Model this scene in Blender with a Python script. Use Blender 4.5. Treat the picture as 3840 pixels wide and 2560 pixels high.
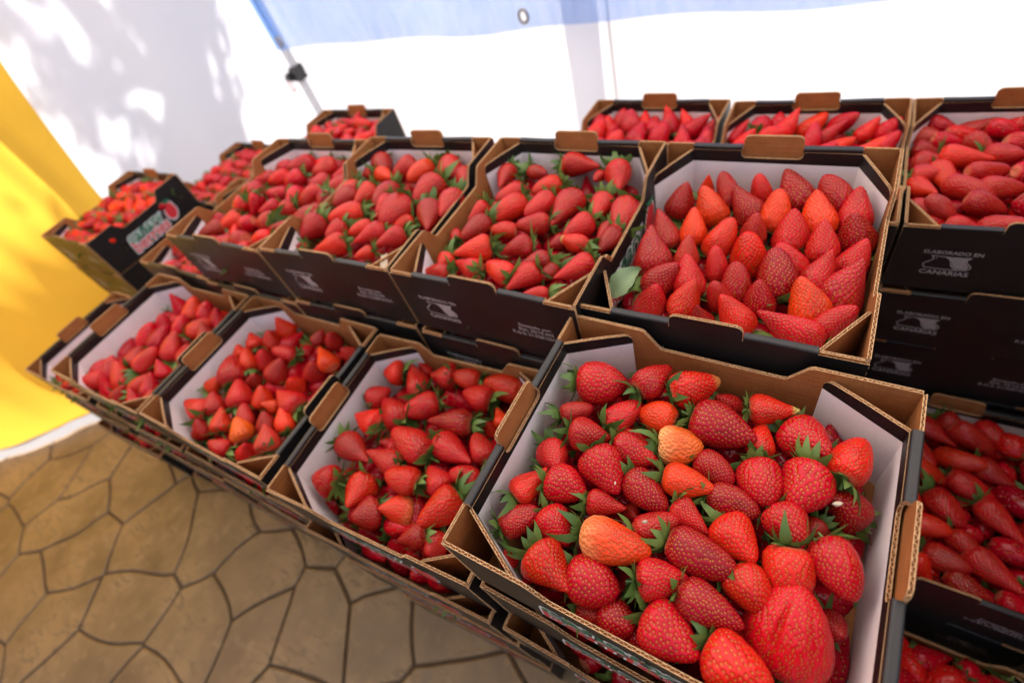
import bpy, math, random
import numpy as np
from mathutils import Vector, Matrix, Quaternion

random.seed(7)
rng = np.random.default_rng(7)
scene = bpy.context.scene
for o in list(bpy.data.objects):
    bpy.data.objects.remove(o)
COL = scene.collection

# ------------------------------------------------------------------ camera
FLOOR_Z = -0.765
CAM = Vector((0.0728, -0.2016, 0.4548))
YAW, PITCH, ROLL = math.radians(-46.0124), math.radians(-47.4571), math.radians(-22.4285)
cam_data = bpy.data.cameras.new('camera')
cam = bpy.data.objects.new('camera', cam_data)
COL.objects.link(cam)
fwd = Vector((math.sin(YAW) * math.cos(PITCH), math.cos(YAW) * math.cos(PITCH), math.sin(PITCH)))
rt = Vector((math.cos(YAW), -math.sin(YAW), 0))
up = rt.cross(fwd)
cx = rt * math.cos(ROLL) + up * math.sin(ROLL)
cy = -rt * math.sin(ROLL) + up * math.cos(ROLL)
cz = -fwd
cam.matrix_world = Matrix(((cx.x, cy.x, cz.x, CAM.x), (cx.y, cy.y, cz.y, CAM.y), (cx.z, cy.z, cz.z, CAM.z), (0, 0, 0, 1)))
cam_data.sensor_width = 36
cam_data.lens = 17.8525
cam_data.clip_start = 0.02
cam_data.clip_end = 500
cam_data.dof.use_dof = True
cam_data.dof.focus_distance = 0.50
cam_data.dof.aperture_fstop = 3.0
scene.camera = cam

# ------------------------------------------------------------------ light
SUN = Vector((-0.56, 0.50, 0.66)).normalized()
world = bpy.data.worlds.new('World')
scene.world = world
world.use_nodes = True
wn = world.node_tree
sky = wn.nodes.new('ShaderNodeTexSky')
sky.sky_type = 'NISHITA'
sky.sun_disc = False
sky.dust_density = 1.5
sky.sun_elevation = math.asin(SUN.z)
sky.sun_rotation = math.atan2(SUN.x, SUN.y)
wn.links.new(sky.outputs[0], wn.nodes['Background'].inputs[0])
wn.nodes['Background'].inputs[1].default_value = 0.07
sl = bpy.data.lights.new('sun', 'SUN')
sl.energy = 5.0
sl.angle = math.radians(0.55)
sl.color = (1.0, 0.93, 0.84)
so = bpy.data.objects.new('sun', sl)
so.rotation_mode = 'QUATERNION'
so.rotation_quaternion = SUN.to_track_quat('Z', 'Y')
so.location = SUN * 12
COL.objects.link(so)
scene.view_settings.view_transform = 'Standard'
scene.view_settings.look = 'None'
scene.view_settings.exposure = 1.66
scene.view_settings.gamma = 1.0
scene.view_settings.use_curve_mapping = False
scene.render.engine = 'CYCLES'
scene.cycles.use_denoising = True
scene.cycles.use_adaptive_sampling = True
scene.cycles.adaptive_threshold = 0.02
scene.cycles.max_bounces = 6
scene.cycles.diffuse_bounces = 4
scene.cycles.glossy_bounces = 2
scene.cycles.transparent_max_bounces = 8
scene.cycles.caustics_reflective = False
scene.cycles.caustics_refractive = False

# ------------------------------------------------------------------ helpers
class MB:
    """collects faces with material slots, builds one mesh"""
    def __init__(s):
        s.v, s.f, s.m = [], [], []
    def face(s, pts, m):
        n = len(s.v)
        s.v.extend([tuple(p) for p in pts])
        s.f.append(tuple(range(n, n + len(pts))))
        s.m.append(m)
    def grid(s, P, m, closed=False):
        """P: rows x cols x 3"""
        n = len(s.v)
        r, c = len(P), len(P[0])
        for row in P:
            s.v.extend([tuple(p) for p in row])
        for i in range(r - 1):
            for j in range(c if closed else c - 1):
                j2 = (j + 1) % c
                s.f.append((n + i * c + j, n + i * c + j2, n + (i + 1) * c + j2, n + (i + 1) * c + j))
                s.m.append(m)
    def box(s, lo, hi, m):
        x0, y0, z0 = lo
        x1, y1, z1 = hi
        s.face([(x0, y0, z0), (x0, y1, z0), (x1, y1, z0), (x1, y0, z0)], m)
        s.face([(x0, y0, z1), (x1, y0, z1), (x1, y1, z1), (x0, y1, z1)], m)
        s.face([(x0, y0, z0), (x1, y0, z0), (x1, y0, z1), (x0, y0, z1)], m)
        s.face([(x0, y1, z0), (x0, y1, z1), (x1, y1, z1), (x1, y1, z0)], m)
        s.face([(x0, y0, z0), (x0, y0, z1), (x0, y1, z1), (x0, y1, z0)], m)
        s.face([(x1, y0, z0), (x1, y1, z0), (x1, y1, z1), (x1, y0, z1)], m)
    def tube(s, pts, rads, m, n=10, cap=True):
        rings = []
        for i, p in enumerate(pts):
            p = Vector(p)
            a = Vector(pts[max(i - 1, 0)]); b = Vector(pts[min(i + 1, len(pts) - 1)])
            d = (b - a).normalized()
            q = d.to_track_quat('Z', 'Y')
            rings.append([p + q @ Vector((math.cos(2 * math.pi * k / n) * rads[i], math.sin(2 * math.pi * k / n) * rads[i], 0)) for k in range(n)])
        s.grid(rings, m, closed=True)
        if cap:
            s.face(list(reversed(rings[0])), m)
            s.face(rings[-1], m)
    def add(s, other):
        n = len(s.v)
        s.v.extend(other.v)
        s.f.extend([tuple(i + n for i in f) for f in other.f])
        s.m.extend(other.m)
    def mesh(s, name, mats, smooth=False):
        me = bpy.data.meshes.new(name)
        me.from_pydata(s.v, [], s.f)
        used = sorted(set(s.m))
        idx = {u: i for i, u in enumerate(used)}
        for u in used:
            me.materials.append(mats[u])
        me.polygons.foreach_set('material_index', [idx[k] for k in s.m])
        if smooth:
            me.polygons.foreach_set('use_smooth', [True] * len(s.f))
        me.update()
        return me

def link(name, data, parent=None, loc=None):
    o = bpy.data.objects.new(name, data)
    COL.objects.link(o)
    if parent is not None:
        o.parent = parent
    if loc is not None:
        o.location = loc
    return o

def tag(o, label=None, cat=None, group=None, kind=None):
    if label: o['label'] = label
    if cat: o['category'] = cat
    if group: o['group'] = group
    if kind: o['kind'] = kind
    return o

# ------------------------------------------------------------------ materials
def new_mat(name):
    m = bpy.data.materials.new(name)
    m.use_nodes = True
    nt = m.node_tree
    return m, nt, nt.nodes['Principled BSDF']

def nd(nt, typ, **kw):
    n = nt.nodes.new(typ)
    for k, v in kw.items():
        if hasattr(n, k):
            setattr(n, k, v)
        else:
            n.inputs[k].default_value = v
    return n

def mixc(nt, fac, a, b, blend='MIX'):
    n = nt.nodes.new('ShaderNodeMix')
    n.data_type = 'RGBA'
    n.blend_type = blend
    for sock, val in ((n.inputs[0], fac), (n.inputs[6], a), (n.inputs[7], b)):
        if isinstance(val, bpy.types.NodeSocket):
            nt.links.new(val, sock)
        else:
            sock.default_value = val if not isinstance(val, tuple) or len(val) == 4 else (*val, 1)
    return n.outputs[2]

def mth(nt, op, a, b=0.0, c=None):
    n = nt.nodes.new('ShaderNodeMath')
    n.operation = op
    for i, val in enumerate((a, b, c)):
        if val is None: continue
        if isinstance(val, bpy.types.NodeSocket):
            nt.links.new(val, n.inputs[i])
        else:
            n.inputs[i].default_value = val
    return n.outputs[0]

def rampf(nt, val, lo, hi):
    n = nt.nodes.new('ShaderNodeMapRange')
    n.interpolation_type = 'SMOOTHSTEP'
    nt.links.new(val, n.inputs[0])
    n.inputs[1].default_value = lo
    n.inputs[2].default_value = hi
    return n.outputs[0]

def noise(nt, scale, detail=3.0, coord=None, rough=0.55):
    n = nd(nt, 'ShaderNodeTexNoise')
    n.inputs['Scale'].default_value = scale
    n.inputs['Detail'].default_value = detail
    n.inputs['Roughness'].default_value = rough
    if coord is not None:
        nt.links.new(coord, n.inputs['Vector'])
    return n.outputs[0]

def objco(nt):
    return nt.nodes.new('ShaderNodeTexCoord').outputs['Object']

def stretch(nt, co, sc):
    n = nt.nodes.new('ShaderNodeMapping')
    n.inputs['Scale'].default_value = sc
    nt.links.new(co, n.inputs['Vector'])
    return n.outputs[0]

def bump(nt, h, strength, dist, bsdf):
    n = nt.nodes.new('ShaderNodeBump')
    n.inputs['Strength'].default_value = strength
    n.inputs['Distance'].default_value = dist
    nt.links.new(h, n.inputs['Height'])
    nt.links.new(n.outputs[0], bsdf.inputs['Normal'])

def card_mat(name, ca, cb, rough, stripe=0.0, nscale=40, spec=0.5):
    m, nt, b = new_mat(name)
    co = objco(nt)
    oi = nt.nodes.new('ShaderNodeObjectInfo')
    n1 = noise(nt, nscale, 4, co)
    n2 = noise(nt, 700, 2, stretch(nt, co, (1, 1, 0.12)))
    f = mth(nt, 'ADD', mth(nt, 'MULTIPLY', n1, 0.65), mth(nt, 'MULTIPLY', n2, 0.35))
    c = mixc(nt, rampf(nt, f, 0.3, 0.7), ca, cb)
    if stripe:
        # faint washboard lines of the flutes pressed through the liner
        sep = nt.nodes.new('ShaderNodeSeparateXYZ'); nt.links.new(co, sep.inputs[0])
        wv = mth(nt, 'SINE', mth(nt, 'MULTIPLY', sep.outputs[2], 2 * math.pi / 0.0072))
        line = rampf(nt, wv, 0.90, 1.0)
        brk = rampf(nt, noise(nt, 60, 2, stretch(nt, co, (0.4, 0.4, 3))), 0.42, 0.62)
        c = mixc(nt, mth(nt, 'MULTIPLY', mth(nt, 'MULTIPLY', line, brk), stripe), c, tuple(x * 0.55 for x in ca))
    nt.links.new(c, b.inputs['Base Color'])
    nt.links.new(mth(nt, 'ADD', mth(nt, 'MULTIPLY', n1, 0.2), rough - 0.1), b.inputs['Roughness'])
    b.inputs['Specular IOR Level'].default_value = spec
    bump(nt, f, 0.25, 0.0006, b)
    return m

def smear(m, col, scale, lo):
    nt = m.node_tree; b = nt.nodes['Principled BSDF']
    src = b.inputs['Base Color'].links[0].from_socket
    n1 = noise(nt, scale, 4, stretch(nt, objco(nt), (1, 1, 0.5)), 0.7)
    nt.links.new(mixc(nt, mth(nt, 'MULTIPLY', rampf(nt, n1, lo, lo + 0.06), 0.5), src, col), b.inputs['Base Color'])

def flat_mat(name, c, rough=0.5, spec=0.5, metal=0.0, nvar=0.12, nscale=60):
    m, nt, b = new_mat(name)
    n1 = noise(nt, nscale, 3, objco(nt))
    nt.links.new(mixc(nt, n1, tuple(x * (1 - nvar) for x in c), tuple(min(1, x * (1 + nvar)) for x in c)), b.inputs['Base Color'])
    b.inputs['Roughness'].default_value = rough
    b.inputs['Specular IOR Level'].default_value = spec
    b.inputs['Metallic'].default_value = metal
    return m

def fabric_mat(name, c, trans, wrinkle=0.0, weave=900):
    """thin cloth: part of the light goes through, part bounces"""
    m, nt, b = new_mat(name)
    nt.nodes.remove(b)
    out = nt.nodes['Material Output']
    co = objco(nt)
    n1 = noise(nt, 3.0, 3, co)
    col = mixc(nt, n1, tuple(x * 0.94 for x in c), c)
    d = nt.nodes.new('ShaderNodeBsdfDiffuse'); t = nt.nodes.new('ShaderNodeBsdfTranslucent')
    nt.links.new(col, d.inputs[0]); nt.links.new(col, t.inputs[0])
    bp = nt.nodes.new('ShaderNodeBump')
    bp.inputs['Strength'].default_value = 0.25
    bp.inputs['Distance'].default_value = 0.02
    nt.links.new(noise(nt, 4.0, 4, stretch(nt, co, (1, 1, 0.35))), bp.inputs['Height'])
    nt.links.new(bp.outputs[0], d.inputs['Normal'])
    mx = nt.nodes.new('ShaderNodeMixShader')
    mx.inputs[0].default_value = trans
    nt.links.new(d.outputs[0], mx.inputs[1]); nt.links.new(t.outputs[0], mx.inputs[2])
    nt.links.new(mx.outputs[0], out.inputs[0])
    return m

BLACK, KRAFT, WHITE, EDGE, PRINT, LGREEN, LRED, LWHITE = range(8)
CM = {
    BLACK: card_mat('black_print', (0.0085, 0.0065, 0.0065), (0.013, 0.0098, 0.0098), 0.42, 0, 25, 0.42),
    KRAFT: card_mat('kraft_board', (0.28, 0.092, 0.024), (0.37, 0.14, 0.042), 0.72, 0.8, 30, 0.3),
    WHITE: card_mat('white_liner', (0.78, 0.70, 0.69), (0.84, 0.755, 0.745), 0.55, 0, 30, 0.35),
    EDGE: card_mat('torn_board_edge', (0.40, 0.21, 0.095), (0.64, 0.40, 0.21), 0.85, 0, 300, 0.2),
    PRINT: flat_mat('grey_print', (0.42, 0.36, 0.36), 0.5),
    LGREEN: flat_mat('green_print', (0.02, 0.17, 0.085), 0.45),
    LRED: flat_mat('red_print', (0.62, 0.03, 0.04), 0.45),
    LWHITE: flat_mat('white_print', (0.78, 0.76, 0.76), 0.45),
}

smear(CM[WHITE], (0.62, 0.22, 0.26), 26, 0.71)
smear(CM[BLACK], (0.05, 0.042, 0.04), 60, 0.66)
smear(CM[KRAFT], (0.20, 0.07, 0.025), 22, 0.66)

def berry_material(name, stuff=False):
    m, nt, b = new_mat(name)
    along = nt.nodes.new('ShaderNodeAttribute'); along.attribute_name = 'along'
    seed = nt.nodes.new('ShaderNodeAttribute'); seed.attribute_name = 'seed'
    if stuff:
        ti = nt.nodes.new('ShaderNodeAttribute'); ti.attribute_name = 'tint'
        base = ti.outputs['Color']
        lp = nt.nodes.new('ShaderNodeAttribute'); lp.attribute_name = 'lp'
        co = lp.outputs['Vector']
        vo = nt.nodes.new('ShaderNodeTexVoronoi'); vo.inputs['Scale'].default_value = 8.5
        nt.links.new(co, vo.inputs['Vector'])
        sd = rampf(nt, vo.outputs['Distance'], 0.2, 0.1)
        sd = mth(nt, 'SUBTRACT', 1.0, rampf(nt, vo.outputs['Distance'], 0.12, 0.24))
        hgt = rampf(nt, vo.outputs['Distance'], 0.05, 0.45)
        pale = None
    else:
        oi = nt.nodes.new('ShaderNodeObjectInfo')
        base = oi.outputs['Color']
        tc = nt.nodes.new('ShaderNodeTexCoord')
        ad = nt.nodes.new('ShaderNodeVectorMath'); ad.operation = 'ADD'
        nt.links.new(tc.outputs['Object'], ad.inputs[0])
        sc = nt.nodes.new('ShaderNodeVectorMath'); sc.operation = 'SCALE'
        cb = nt.nodes.new('ShaderNodeCombineXYZ')
        for i in range(3): nt.links.new(oi.outputs['Random'], cb.inputs[i])
        nt.links.new(cb.outputs[0], sc.inputs[0]); sc.inputs['Scale'].default_value = 40
        nt.links.new(sc.outputs[0], ad.inputs[1])
        co = ad.outputs[0]
        sd = seed.outputs['Fac']
        pa = nt.nodes.new('ShaderNodeAttribute'); pa.attribute_type = 'OBJECT'; pa.attribute_name = 'pale'
        tg = nt.nodes.new('ShaderNodeAttribute'); tg.attribute_type = 'OBJECT'; tg.attribute_name = 'greentip'
        pale = pa.outputs['Fac']
    n1 = noise(nt, 2.2, 3, co)
    # ripening differs over the fruit: mottling towards orange or towards wine red
    c = mixc(nt, rampf(nt, n1, 0.42, 0.75), base, mixc(nt, 1.0, base, (0.72, 0.5, 0.7), 'MULTIPLY'))
    c = mixc(nt, mth(nt, 'MULTIPLY', rampf(nt, n1, 0.5, 0.22), 0.0), c, c)
    lighter = mixc(nt, 0.35, base, (0.70, 0.06, 0.01))
    c = mixc(nt, mth(nt, 'MULTIPLY', mth(nt, 'SUBTRACT', 1.0, rampf(nt, n1, 0.22, 0.42)), 0.5), c, lighter)
    inv = mth(nt, 'SUBTRACT', 1.0, along.outputs['Fac'])
    sh = rampf(nt, inv, 0.90, 1.0)
    c = mixc(nt, mth(nt, 'MULTIPLY', sh, 0.55), c, (0.75, 0.30, 0.16))
    if pale is not None:
        pn = mth(nt, 'ADD', inv, mth(nt, 'MULTIPLY', mth(nt, 'SUBTRACT', n1, 0.5), 0.5))
        pf = mth(nt, 'MULTIPLY', rampf(nt, pn, 0.5, 1.0), pale)
        c = mixc(nt, pf, c, (0.85, 0.43, 0.15))
        tn = mth(nt, 'MULTIPLY', rampf(nt, along.outputs['Fac'], 0.80, 0.93), tg.outputs['Fac'])
        c = mixc(nt, tn, c, (0.52, 0.50, 0.13))
    seedc = mixc(nt, noise(nt, 9, 1, co), (0.62, 0.24, 0.02), (0.42, 0.08, 0.012))
    if not stuff:
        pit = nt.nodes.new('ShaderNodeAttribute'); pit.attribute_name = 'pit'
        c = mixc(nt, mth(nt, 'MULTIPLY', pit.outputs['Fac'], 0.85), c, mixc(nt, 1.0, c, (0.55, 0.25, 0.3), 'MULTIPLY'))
    c = mixc(nt, mth(nt, 'MULTIPLY', sd, 0.75 if stuff else 0.82), c, seedc)
    nt.links.new(c, b.inputs['Base Color'])
    b.inputs['Roughness'].default_value = 0.30
    nt.links.new(mth(nt, 'ADD', 0.09, mth(nt, 'MULTIPLY', noise(nt, 5, 2, co), 0.12)), b.inputs['Roughness'])
    b.inputs['IOR'].default_value = 1.33
    b.inputs['Coat Weight'].default_value = 0.0
    b.inputs['Coat Roughness'].default_value = 0.18
    if stuff:
        bump(nt, hgt, 0.9, 0.002, b)
    else:
        bump(nt, noise(nt, 12, 2, co), 0.06, 0.0006, b)
    return m

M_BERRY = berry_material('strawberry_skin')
M_BERRY_STUFF = berry_material('strawberry_skin_heaped', True)

def leaf_material(name, ca, cb):
    m, nt, b = new_mat(name)
    out = nt.nodes['Material Output']
    oi = nt.nodes.new('ShaderNodeObjectInfo')
    gm = nt.nodes.new('ShaderNodeNewGeometry')
    tc = nt.nodes.new('ShaderNodeTexCoord')
    f = mth(nt, 'ADD', mth(nt, 'MULTIPLY', oi.outputs['Random'], 0.4), mth(nt, 'MULTIPLY', gm.outputs['Random Per Island'], 0.6))
    c = mixc(nt, f, ca, cb)
    c = mixc(nt, mth(nt, 'MULTIPLY', noise(nt, 300, 2, tc.outputs['Object']), 0.35), c, tuple(x * 0.5 for x in ca))
    nt.links.new(c, b.inputs['Base Color'])
    b.inputs['Roughness'].default_value = 0.5
    t = nt.nodes.new('ShaderNodeBsdfTranslucent'); nt.links.new(c, t.inputs[0])
    mx = nt.nodes.new('ShaderNodeMixShader'); mx.inputs[0].default_value = 0.22
    nt.links.new(b.outputs[0], mx.inputs[1]); nt.links.new(t.outputs[0], mx.inputs[2])
    nt.links.new(mx.outputs[0], out.inputs[0])
    return m

M_LEAF = leaf_material('calyx_green', (0.045, 0.11, 0.018), (0.19, 0.29, 0.06))
M_PALELEAF = leaf_material('pale_leaf', (0.24, 0.34, 0.16), (0.32, 0.42, 0.22))
M_TREE = leaf_material('tree_leaf', (0.03, 0.075, 0.018), (0.07, 0.13, 0.03))
M_BARK = flat_mat('bark', (0.12, 0.085, 0.055), 0.85, 0.2, 0, 0.4, 14)
M_WHITECLOTH = fabric_mat('white_tent_cloth', (0.765, 0.785, 0.86), 0.43)
M_ROOFCLOTH = fabric_mat('white_roof_cloth', (0.94, 0.915, 0.90), 0.66)
M_SEAMCLOTH = fabric_mat('doubled_tent_cloth', (0.85, 0.86, 0.93), 0.5)
M_YELLOW = fabric_mat('yellow_tarp_cloth', (0.80, 0.475, 0.055), 0.5)
M_HEMCLOTH = fabric_mat('grey_hem_cloth', (0.55, 0.55, 0.58), 0.3)
M_STEEL = flat_mat('tent_leg_enamel', (0.52, 0.52, 0.55), 0.38, 0.5, 0.35)
M_BLACKPLASTIC = flat_mat('black_plastic', (0.02, 0.02, 0.022), 0.45)
M_REDPLASTIC = flat_mat('red_plastic', (0.7, 0.03, 0.05), 0.4)
M_BRASS = flat_mat('eyelet_metal', (0.30, 0.27, 0.25), 0.4, 0.5, 0.8)
M_CHIP = flat_mat('torn_paper', (0.46, 0.36, 0.26), 0.8)

# ------------------------------------------------------------------ ground
def stone_material():
    m, nt, b = new_mat('stamped_concrete_stone')
    tc = nt.nodes.new('ShaderNodeTexCoord')
    oi = nt.nodes.new('ShaderNodeObjectInfo')
    co = tc.outputs['Object']
    n1 = noise(nt, 5, 5, co); n2 = noise(nt, 28, 4, co); n3 = noise(nt, 160, 3, co)
    c = mixc(nt, rampf(nt, n1, 0.3, 0.72), (0.125, 0.070, 0.027), (0.265, 0.158, 0.066))
    c = mixc(nt, mth(nt, 'MULTIPLY', rampf(nt, n2, 0.52, 0.75), 0.45), c, (0.32, 0.205, 0.10))
    c = mixc(nt, mth(nt, 'MULTIPLY', rampf(nt, n2, 0.42, 0.25), 0.5), c, (0.085, 0.05, 0.024))
    c = mixc(nt, mth(nt, 'MULTIPLY', oi.outputs['Random'], 0.35), c, (0.22, 0.14, 0.068))
    wv = noise(nt, 9, 6, stretch(nt, co, (1.0, 3.2, 1)))
    vein = mth(nt, 'SUBTRACT', 1.0, rampf(nt, mth(nt, 'ABSOLUTE', mth(nt, 'SUBTRACT', wv, 0.5)), 0.0, 0.022))
    vein = mth(nt, 'MULTIPLY', vein, rampf(nt, n1, 0.45, 0.62))
    c = mixc(nt, mth(nt, 'MULTIPLY', vein, 0.65), c, (0.045, 0.028, 0.014))
    c = mixc(nt, mth(nt, 'MULTIPLY', rampf(nt, n3, 0.66, 0.78), 0.6), c, (0.07, 0.05, 0.03))
    nt.links.new(c, b.inputs['Base Color'])
    nt.links.new(mth(nt, 'ADD', 0.38, mth(nt, 'MULTIPLY', n2, 0.3)), b.inputs['Roughness'])
    h = mth(nt, 'ADD', mth(nt, 'MULTIPLY', n1, 1.0), mth(nt, 'ADD', mth(nt, 'MULTIPLY', n2, 0.35), mth(nt, 'MULTIPLY', vein, -0.25)))
    bump(nt, h, 0.45, 0.006, b)
    return m
M_STONE = stone_material()
M_JOINT = flat_mat('dark_joint_mortar', (0.075, 0.049, 0.029), 0.9, 0.2, 0, 0.4, 40)

def ground_material():
    m, nt, b = new_mat('stamped_concrete_far')
    co = objco(nt)
    vo = nt.nodes.new('ShaderNodeTexVoronoi'); vo.feature = 'DISTANCE_TO_EDGE'; vo.inputs['Scale'].default_value = 3.4
    nt.links.new(co, vo.inputs['Vector'])
    n1 = noise(nt, 5, 5, co)
    c = mixc(nt, rampf(nt, n1, 0.3, 0.72), (0.20, 0.125, 0.06), (0.31, 0.20, 0.10))
    c = mixc(nt, rampf(nt, vo.outputs[0], 0.015, 0.035), (0.075, 0.05, 0.032), c)
    nt.links.new(c, b.inputs['Base Color'])
    b.inputs['Roughness'].default_value = 0.6
    return m
gm = MB()
gm.face([(-60, -60, 0), (60, -60, 0), (60, 60, 0), (-60, 60, 0)], 0)
ground = tag(link('ground', gm.mesh('ground', {0: ground_material()}), None, (0, 0, FLOOR_Z - 0.012)), kind='structure')

def clip(poly, px, py, nx, ny):
    out = []
    for i in range(len(poly)):
        a, b = poly[i], poly[(i + 1) % len(poly)]
        da = (a[0] - px) * nx + (a[1] - py) * ny
        db = (b[0] - px) * nx + (b[1] - py) * ny
        if da <= 0: out.append(a)
        if da * db < 0:
            t = da / (da - db)
            out.append((a[0] + (b[0] - a[0]) * t, a[1] + (b[1] - a[1]) * t))
    return out

def warp(x, y):
    return (x + 0.016 * math.sin(7.1 * y + 1.3 * x) + 0.008 * math.sin(17 * y + 9 * x + 2) + 0.004 * math.sin(41 * x + 13 * y),
            y + 0.016 * math.sin(6.3 * x - 2.1 * y + 0.7) + 0.008 * math.sin(19 * x - 7 * y) + 0.004 * math.sin(37 * y + 11 * x))

jb = MB()
jb.face([(-3.3, -2.5, 0.006), (0.8, -2.5, 0.006), (0.8, 0.45, 0.006), (-3.3, 0.45, 0.006)], 0)
joint_bed = link('joint_bed', jb.mesh('joint_bed', {0: M_JOINT}), ground)
pts = []
SP = 0.240
rows = int(2.9 / (SP * 0.86)) + 1
for r in range(-1, rows + 1):
    for c in range(-1, int(4.0 / SP) + 2):
        pts.append((-3.2 + c * SP + (SP / 2 if r % 2 else 0) + rng.uniform(-0.085, 0.085), -2.4 + r * SP * 0.86 + rng.uniform(-0.085, 0.085)))
for (x, y) in pts:
    if not (-3.15 < x < 0.65 and -2.35 < y < 0.32):
        continue
    poly = [(x - 0.4, y - 0.4), (x + 0.4, y - 0.4), (x + 0.4, y + 0.4), (x - 0.4, y + 0.4)]
    for (u, v) in pts:
        d = math.hypot(u - x, v - y)
        if 1e-6 < d < 0.8:
            nx, ny = (u - x) / d, (v - y) / d
            poly = clip(poly, (x + u) / 2 - nx * 0.0024, (y + v) / 2 - ny * 0.0024, nx, ny)
    if len(poly) < 3: continue
    ring = []
    for i in range(len(poly)):
        a, b = poly[i], poly[(i + 1) % len(poly)]
        k = max(1, int(math.hypot(b[0] - a[0], b[1] - a[1]) / 0.035))
        for j in range(k):
            ring.append(warp(a[0] + (b[0] - a[0]) * j / k, a[1] + (b[1] - a[1]) * j / k))
    cx0 = sum(p[0] for p in ring) / len(ring); cy0 = sum(p[1] for p in ring) / len(ring)
    rad = sum(math.hypot(p[0] - cx0, p[1] - cy0) for p in ring) / len(ring)
    zt = 0.0105 + rng.uniform(-0.001, 0.001)
    mb = MB()
    def ringz(f, z): return [(cx0 + (p[0] - cx0) * f, cy0 + (p[1] - cy0) * f, z) for p in ring]
    R = [ringz(1.0, 0.003), ringz(1 - 0.001 / rad, zt - 0.003), ringz(1 - 0.003 / rad, zt - 0.0008), ringz(1 - 0.006 / rad, zt)]
    mb.grid(R, 0, closed=True)
    mb.face(R[-1], 0)
    link('paving_stone', mb.mesh('paving_stone', {0: M_STONE}, True), ground)

# ------------------------------------------------------------------ tent
LEG = (-2.452, 1.55)
def sheet(name, fn, nu, nv, mat, parent=None):
    P = [[fn(i / nu, j / nv) for j in range(nv + 1)] for i in range(nu + 1)]
    mb = MB(); mb.grid(P, 0)
    return link(name, mb.mesh(name, {0: mat}, True), parent)

XL, XR, YB, YF, ZE, ZP = -2.54, 2.35, 1.60, -1.35, 1.25, 2.25
tent = link('market_tent', None, None, (0, 0, FLOOR_Z))
tag(tent, 'white cloth market tent with steel legs enclosing the stacked crates', 'tent')
OZ = -FLOOR_Z
def back_wall(u, v):
    x = XL + (XR - XL) * u
    return (x, YB + 0.012 * math.sin(5 * x + 0.5) * (1 - 0.3 * v) + 0.006 * math.sin(13 * x + 3 * v), 0.004 + (ZE + OZ) * v)
sheet('back_wall', back_wall, 90, 12, M_WHITECLOTH, tent)
def left_wall(u, v):
    y = YB + (0.36 - YB) * u
    return (XL + 0.012 * math.sin(6 * y + 2 * v) + 0.007 * math.sin(15 * y - 4 * v), y, 0.004 + (ZE + OZ) * v)
sheet('side_wall', left_wall, 60, 14, M_WHITECLOTH, tent)
def seam(u, v):
    x = -0.905 + 0.135 * u + 0.012 * math.sin(3 * v) - 0.018 * (1 - v)
    return (x, YB - 0.022 + 0.004 * math.sin(4 * v), 0.01 + (ZE + OZ - 0.02) * v)
sheet('overlap_strip', seam, 4, 20, M_SEAMCLOTH, tent)
def seam2(u, v):
    x = -0.735 + 0.006 * u
    return (x, YB - 0.030, 0.01 + (ZE + OZ - 0.02) * v)
sheet('zip_tape', seam2, 1, 8, flat_mat('zip_tape_cloth', (0.45, 0.36, 0.38), 0.8), tent)
def roof(u, v):
    x = XL - 0.03 + (XR - XL + 0.06) * u; y = YF - 0.03 + (YB - YF + 0.06) * v
    h = min(u, 1 - u, v, 1 - v) * 2
    return (x, y, ZE + OZ + 0.008 + (ZP - ZE) * (h ** 0.92))
sheet('roof_cloth', roof, 40, 40, M_ROOFCLOTH, tent)
for a_, b_ in (((-2.452, 1.55), (2.28, 1.55)), ((-2.452, -1.3), (2.28, -1.3)), ((-2.452, -1.3), (-2.452, 1.55)), ((2.28, -1.3), (2.28, 1.55))):
    mb = MB()
    mb.tube([(*a_, ZE + OZ - 0.02), (*b_, ZE + OZ - 0.02)], [0.016, 0.016], 0, 8)
    link('roof_rail', mb.mesh('roof_rail', {0: M_STEEL}), tent)
for (lx, ly) in (LEG, (2.28, 1.55), (-2.452, -1.3), (2.28, -1.3)):
    mb = MB()
    mb.box((lx - 0.016, ly - 0.016, 0.006), (lx + 0.016, ly + 0.016, ZE + OZ), 0)
    mb.box((lx - 0.05, ly - 0.05, 0.0), (lx + 0.05, ly + 0.05, 0.006), 0)
    leg = link('tent_leg', mb.mesh('tent_leg', {0: M_STEEL}), tent)
    mb = MB()
    zc = -0.325 + OZ
    mb.box((lx - 0.028, ly - 0.028, zc - 0.035), (lx + 0.028, ly + 0.028, zc + 0.035), 0)
    mb.box((lx - 0.050, ly - 0.045, zc - 0.022), (lx - 0.028, ly - 0.01, zc + 0.012), 0)
    mb.tube([(lx - 0.06, ly - 0.035, zc - 0.012), (lx - 0.02, ly - 0.035, zc - 0.012)], [0.016, 0.016], 0)
    cl = link('height_clamp', mb.mesh('height_clamp', {0: M_BLACKPLASTIC}), leg)
    mb = MB()
    c0 = Vector((lx - 0.052, ly - 0.04, zc - 0.05))
    rp = [c0 + Vector((math.cos(a) * 0.018, 0, math.sin(a) * 0.030)) for a in [2 * math.pi * k / 20 for k in range(21)]]
    mb.tube(rp, [0.0035] * 21, 0, 6, False)
    link('pull_ring', mb.mesh('pull_ring', {0: M_REDPLASTIC}, True), leg)

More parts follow.
